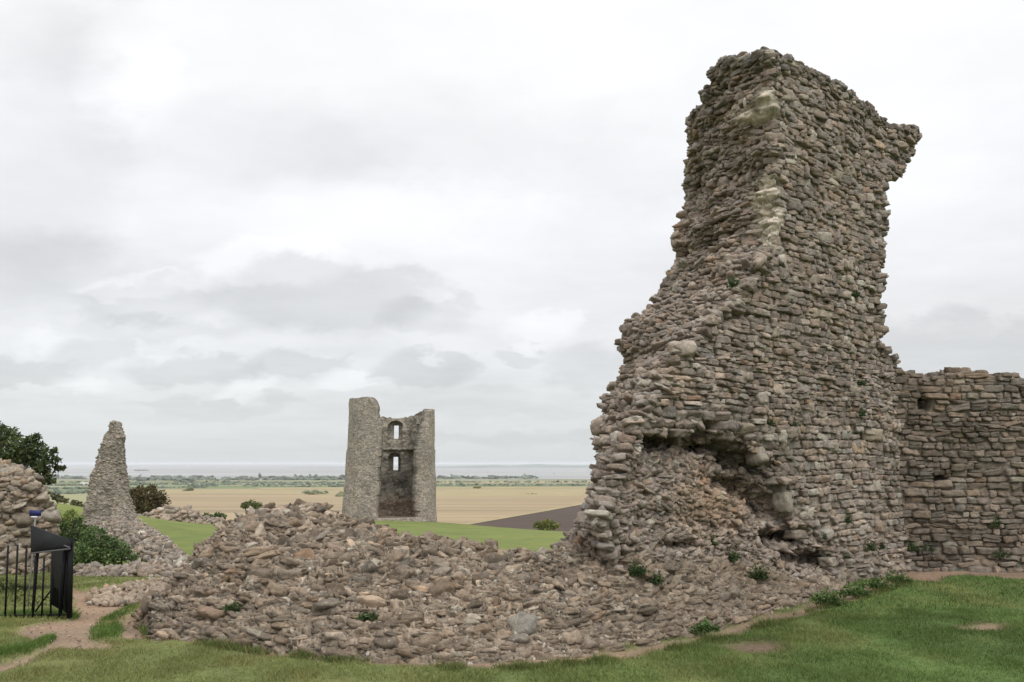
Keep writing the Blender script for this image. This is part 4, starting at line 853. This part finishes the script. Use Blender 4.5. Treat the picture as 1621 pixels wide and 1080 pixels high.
tussock(-25,1038,44,1026,3,.05,'shaggy grass fringe above the red soil at the bottom left',3000)
tussock(48,1024,82,1008,2,.04,'small grass fringe running up beside the red soil',1400)
tussock(8,976,118,976,1.5,.08,'long grass grown up round the feet of the black railings',3200)
cl=pxcl([(20,945,18),(50,950,18),(80,955,16),(100,965,10),(5,930,20)],11.6); bb_=at(50.,972.,11.6); bb_[2]=gz(bb_[0],bb_[1])
branch_tree('weed_thicket','tangled knee-high weeds growing behind the black railings',bb_,[([bb_,at(50.,955.,11.6)],.02),([bb_,at(80.,958.,11.6)],.02)],cl,.03,(82,92,50),.12,'bush',shell=.1)
print('plants',time.time()-T0)

# ------------------------------------------------------------------ railings, board, little sign
DR=9.75
fe=empty('iron_railings',tuple(ground_hit(60.,976.))); fb=np.array(fe.location); tag(fe,'black iron railings with plain upright bars at the bottom left','railing')
def rel(p): return np.array(p)-fb
def bar(name,P0,P1,r,n=8):
    G=Geo(); V,Fs=tube(rel(P0),rel(P1),r,n); G.add(V,Fs,(.012,.012,.014)); return G.build(name,M_BLACK,fe)
for x0,x1,y0 in [(-34,-38,866),(-20,-24,866),(-6,-10,865),(13,8,864),(28,23,863),(42,38,863),(56,52,880),(70,66,883),(82,80,888),(95,94,895)]:
    bar('upright_bar',at(float(x1),978.,DR),at(float(x0),float(y0),DR),.011)
post=bar('corner_post',at(110.,978.,DR),at(113.,852.,DR),.028)
bar('bottom_rail',at(-40.,975.,DR+.02),at(110.,973.,DR+.02),.010)
bar('diagonal_brace',at(56.,968.,DR+.05),at(84.,930.,DR+.05),.010)
# side run receding behind the post: close-set bars seen almost end-on
for k in range(9):
    f=(k+1)/9; x=110-28*f; D=DR+1.5*f
    bar('side_bar',at(float(x),972.-14*f,D),at(float(x)+1,866.+2*f,D),.014)
# solid plate fixed to the side run
def slab(name,pts,thick,parent,mat,off=None):
    P=np.array(pts); n=nrm(np.cross(P[1]-P[0],P[2]-P[0])); V=np.concatenate([P+n*thick/2,P-n*thick/2])-(fb if off is None else off); k=len(P)
    Q=[list(range(k)),list(range(2*k-1,k-1,-1))]; G=Geo(); S4=np.array([(i,k+i,k+(i+1)%k,(i+1)%k) for i in range(k)]); G.add(V,[np.array([Q[0]]),np.array([Q[1]]),S4],(.012,.012,.014)); return G.build(name,mat,parent,smooth=False)
slab('side_plate',[at(84.,872.,DR+.9),at(111.,868.,DR+.05),at(111.,974.,DR+.05),at(103.,968.,DR+.3),at(98.,938.,DR+.5),at(87.,928.,DR+.8)],.012,fe,M_BLACK)
bo=empty('lectern_board',tuple(at(80.,975.,DR+.3))); ob=np.array(bo.location); tag(bo,'black tilted information board seen from behind above the railings','board')
slab('board',[at(50.,832.,DR+.75),at(113.,856.,DR-.05),at(112.,870.,DR-.05),at(50.,877.,DR+.35)],.02,bo,M_BLACK,ob)
for a0,a1 in [((58,846,DR+.6),(110,867,DR-.09)),((50,876,DR+.3),(111,869,DR-.09))]:
    G=Geo(); V,Fs=tube(at(*map(float,a0))-ob,at(*map(float,a1))-ob,.010,6); G.add(V,Fs,srgb(70,70,72)); G.build('frame_strut',plain('worn_metal',srgb(78,76,76),.5,.2,20),bo)
G=Geo(); V,Fs=tube(at(60.,870.,DR+.35)-ob-np.array([0,0,.75]),at(60.,870.,DR+.35)-ob,.018,8); G.add(V,Fs,(.01,.01,.01)); G.build('leg',M_BLACK,bo)
G=Geo(); V,Fs=tube(at(104.,864.,DR+.1)-ob-np.array([0,0,.78]),at(104.,864.,DR+.1)-ob,.018,8); G.add(V,Fs,(.01,.01,.01)); G.build('leg',M_BLACK,bo)
sg=empty('small_sign',tuple(ground_hit(56.,968.)+np.array([0,.6,0]))); os_=np.array(sg.location); DS2=float(os_[1]); tag(sg,'small dark blue sign plate on a thin pole above the tilted board','sign')
def splate(name,x0,y0,x1,y1,D,mat): 
    return slab(name,[at(x0,y0,D),at(x1,y0,D),at(x1,y1,D),at(x0,y1,D)],.008,sg,mat,os_)
splate('sign_plate',46.5,808.,65.,817.,DS2,plain('blue_enamel',srgb(34,36,84),.4,.08,10)); splate('white_strip',49.,817.4,59.,820.,DS2,plain('white_enamel',srgb(190,190,196),.5,.05,10))
G=Geo(); V,Fs=tube((float(at(56.,810.,DS2)[0]-os_[0]),.012,-.05),at(56.,810.,DS2)-os_+np.array([0,.012,0]),.009,8); G.add(V,Fs,srgb(90,90,92)); G.build('pole',plain('grey_pole',srgb(120,120,118),.5,.1,10),sg)

# ------------------------------------------------------------------ haze
mh=bpy.data.materials.new('haze_air'); mh.use_nodes=True; th_=mh.node_tree; th_.nodes.clear(); oo=th_.nodes.new('ShaderNodeOutputMaterial'); pv_=th_.nodes.new('ShaderNodeVolumePrincipled')
pv_.inputs['Color'].default_value=(.93,.96,1,1); pv_.inputs['Density'].default_value=4.5e-5; th_.links.new(pv_.outputs[0],oo.inputs['Volume'])
hv=np.array([(x,y,z) for x in (-40000,40000) for y in (-4000,42000) for z in (-62,14)],float)
USE_HAZE=True
if USE_HAZE:
    o=mesh_obj('haze',hv,[np.array([(0,1,3,2),(4,6,7,5),(0,4,5,1),(2,3,7,6),(0,2,6,4),(1,5,7,3)])],mh,smooth=False); tag(o,kind='stuff')
# ------------------------------------------------------------------ sky + sun
world=bpy.data.worlds.new('World'); scene.world=world; world.use_nodes=True; t=world.node_tree; t.nodes.clear()
out=t.nodes.new('ShaderNodeOutputWorld'); bg=t.nodes.new('ShaderNodeBackground'); bg2=t.nodes.new('ShaderNodeBackground'); add=t.nodes.new('ShaderNodeAddShader')
SUN_EL,SUN_AZ=math.radians(48),math.radians(150)   # azimuth clockwise from +Y
sky=t.nodes.new('ShaderNodeTexSky'); sky.sky_type='NISHITA'; sky.sun_disc=False; sky.sun_elevation=SUN_EL; sky.sun_rotation=SUN_AZ
t.links.new(sky.outputs[0],bg2.inputs[0]); bg2.inputs[1].default_value=.012
tc=t.nodes.new('ShaderNodeTexCoord').outputs['Generated']; sep=t.nodes.new('ShaderNodeSeparateXYZ'); t.links.new(tc,sep.inputs[0])
def M(op,a,b=None,c=None,clamp=False):
    n=t.nodes.new('ShaderNodeMath'); n.operation=op; n.use_clamp=clamp
    for i,v_ in enumerate((a,b,c)):
        if v_ is None: continue
        if isinstance(v_,(int,float)): n.inputs[i].default_value=v_
        else: t.links.new(v_,n.inputs[i])
    return n.outputs[0]
x,y,z=sep.outputs; zc=M('MAXIMUM',z,0.0); den=M('ADD',zc,.10)
def comb(a,b,c=0.):
    n=t.nodes.new('ShaderNodeCombineXYZ')
    for i,v_ in enumerate((a,b,c)):
        if isinstance(v_,(int,float)): n.inputs[i].default_value=v_
        else: t.links.new(v_,n.inputs[i])
    return n.outputs[0]
cu=M('DIVIDE',x,den); cv=M('DIVIDE',y,den); cvec=comb(cu,cv)
n1=noise(t,.55,9,.55,cvec); n2=noise(t,1.7,8,.6,cvec); 
ym=M('MAXIMUM',y,.05); gu=M('DIVIDE',x,ym); gv=M('DIVIDE',z,ym); gvec=comb(gu,M('MULTIPLY',gv,1.9),.3)
n3=noise(t,4.5,8,.58,gvec); n4=noise(t,13,6,.6,gvec)
wob=M('MULTIPLY',M('SUBTRACT',n3,.5),.30); wob2=M('MULTIPLY',M('SUBTRACT',n4,.5),.10)
du=M('ADD',gu,wob2); 
def gnom(px,py):
    r=ray(float(px),float(py)); return r[0]/r[1],r[2]/r[1]
shade=None
CL=[ # px,py,rx,ry,strength (+ lighter, - darker), edge softness
 (520,470,190,62,-.085,.5),(430,415,130,40,.05,.5),(690,500,90,32,-.05,.5),(235,478,110,36,-.055,.5),(210,455,80,22,.05,.5),(40,430,200,60,-.05,1.),
 (670,588,75,30,-.08,.45),(470,578,80,26,-.07,.45),(300,585,110,28,-.07,.45),(140,560,70,24,-.05,.45),(40,590,90,24,-.07,.45),(820,565,40,16,-.06,.45),(930,580,70,40,-.06,.6),
 (385,618,32,12,.06,.8),(130,610,50,14,.04,.8),(60,545,40,20,.04,.8),(80,250,120,200,-.05,1.),(200,120,80,90,.04,1.),(330,240,260,90,-.035,1.),(620,340,260,60,.05,1.),(760,250,300,120,-.03,1.),
 (1500,560,200,60,-.09,.8),(1500,330,150,90,.02,1.),(330,640,140,14,-.04,.5),(760,640,160,20,-.03,.8),(820,695,300,10,-.05,.8),(860,520,60,30,.05,.8),(100,60,140,80,-.05,1.),(560,600,60,14,.05,.6),(250,520,160,20,-.045,.6),(1010,420,200,90,-.03,1.)]
for (a_,b_,rx,ry,st,so) in CL:
    u0,v0=gnom(a_,b_); rx/=F; ry/=F
    e=M('ADD',M('POWER',M('ABSOLUTE',M('DIVIDE',M('SUBTRACT',du,u0),rx)),2),M('POWER',M('ABSOLUTE',M('DIVIDE',M('SUBTRACT',M('ADD',gv,M('MULTIPLY',wob2,.7)),v0),ry)),2))
    e=M('ADD',e,M('ADD',M('MULTIPLY',wob,6.0),M('MULTIPLY',wob2,8.0))); mr=t.nodes.new('ShaderNodeMapRange'); mr.interpolation_type='SMOOTHSTEP'; mr.inputs[1].default_value=1+so; mr.inputs[2].default_value=max(.0,1-so); mr.inputs[3].default_value=0; mr.inputs[4].default_value=st; t.links.new(e,mr.inputs[0])
    shade=mr.outputs[0] if shade is None else M('ADD',shade,mr.outputs[0])
front=t.nodes.new('ShaderNodeMapRange'); front.inputs[1].default_value=.1; front.inputs[2].default_value=.3; t.links.new(y,front.inputs[0])
shade=M('MULTIPLY',shade,front.outputs[0])
gen=M('ADD',M('MULTIPLY',M('SUBTRACT',n1,.5),.42),M('MULTIPLY',M('SUBTRACT',n2,.5),.22))
grad=ramp(t,zc,[(0,tuple(np.array([.635,.67,.685]))),(.06,(.69,.705,.715)),(.14,(.815,.815,.82)),(.28,(.90,.90,.91)),(.42,(.96,.96,.965)),(.62,(1.0,1.0,1.0)),(1.0,(1.0,1.0,1.0))])
boost=t.nodes.new('ShaderNodeMapRange'); boost.inputs[1].default_value=.5; boost.inputs[2].default_value=1.0; boost.inputs[3].default_value=1.0; boost.inputs[4].default_value=2.2; t.links.new(zc,boost.inputs[0])
damp=t.nodes.new('ShaderNodeMapRange'); damp.inputs[1].default_value=0; damp.inputs[2].default_value=.07; damp.inputs[3].default_value=.25; damp.inputs[4].default_value=1.; t.links.new(zc,damp.inputs[0])
mult=M('ADD',1.0,M('MULTIPLY',M('ADD',gen,M('MULTIPLY',shade,2.0)),damp.outputs[0]))
mult=M('MULTIPLY',mult,boost.outputs[0])
back=t.nodes.new('ShaderNodeMapRange'); back.inputs[1].default_value=.2; back.inputs[2].default_value=-.6; back.inputs[3].default_value=1.; back.inputs[4].default_value=1.5; t.links.new(y,back.inputs[0]); mult=M('MULTIPLY',mult,back.outputs[0])
vm=t.nodes.new('ShaderNodeVectorMath'); vm.operation='SCALE'; t.links.new(grad,vm.inputs[0]); t.links.new(mult,vm.inputs['Scale'])
t.links.new(vm.outputs[0],bg.inputs[0]); bg.inputs[1].default_value=1.0
t.links.new(bg.outputs[0],add.inputs[0]); t.links.new(bg2.outputs[0],add.inputs[1]); t.links.new(add.outputs[0],out.inputs[0])
sd=bpy.data.lights.new('sun','SUN'); sd.energy=1.3; sd.angle=math.radians(35); sd.color=(1,.985,.96); so=bpy.data.objects.new('sun',sd); col.objects.link(so)
dirv=Vector((math.sin(SUN_AZ)*math.cos(SUN_EL),math.cos(SUN_AZ)*math.cos(SUN_EL),math.sin(SUN_EL))); so.rotation_euler=dirv.to_track_quat('Z','Y').to_euler()
scene.view_settings.view_transform='Standard'; scene.view_settings.look='None'; scene.view_settings.exposure=0; scene.view_settings.gamma=1
scene.render.engine='CYCLES'; cy=scene.cycles; cy.use_denoising=True; cy.max_bounces=5; cy.diffuse_bounces=3; cy.volume_bounces=0; cy.use_adaptive_sampling=True; cy.adaptive_threshold=.01
print('done',time.time()-T0)
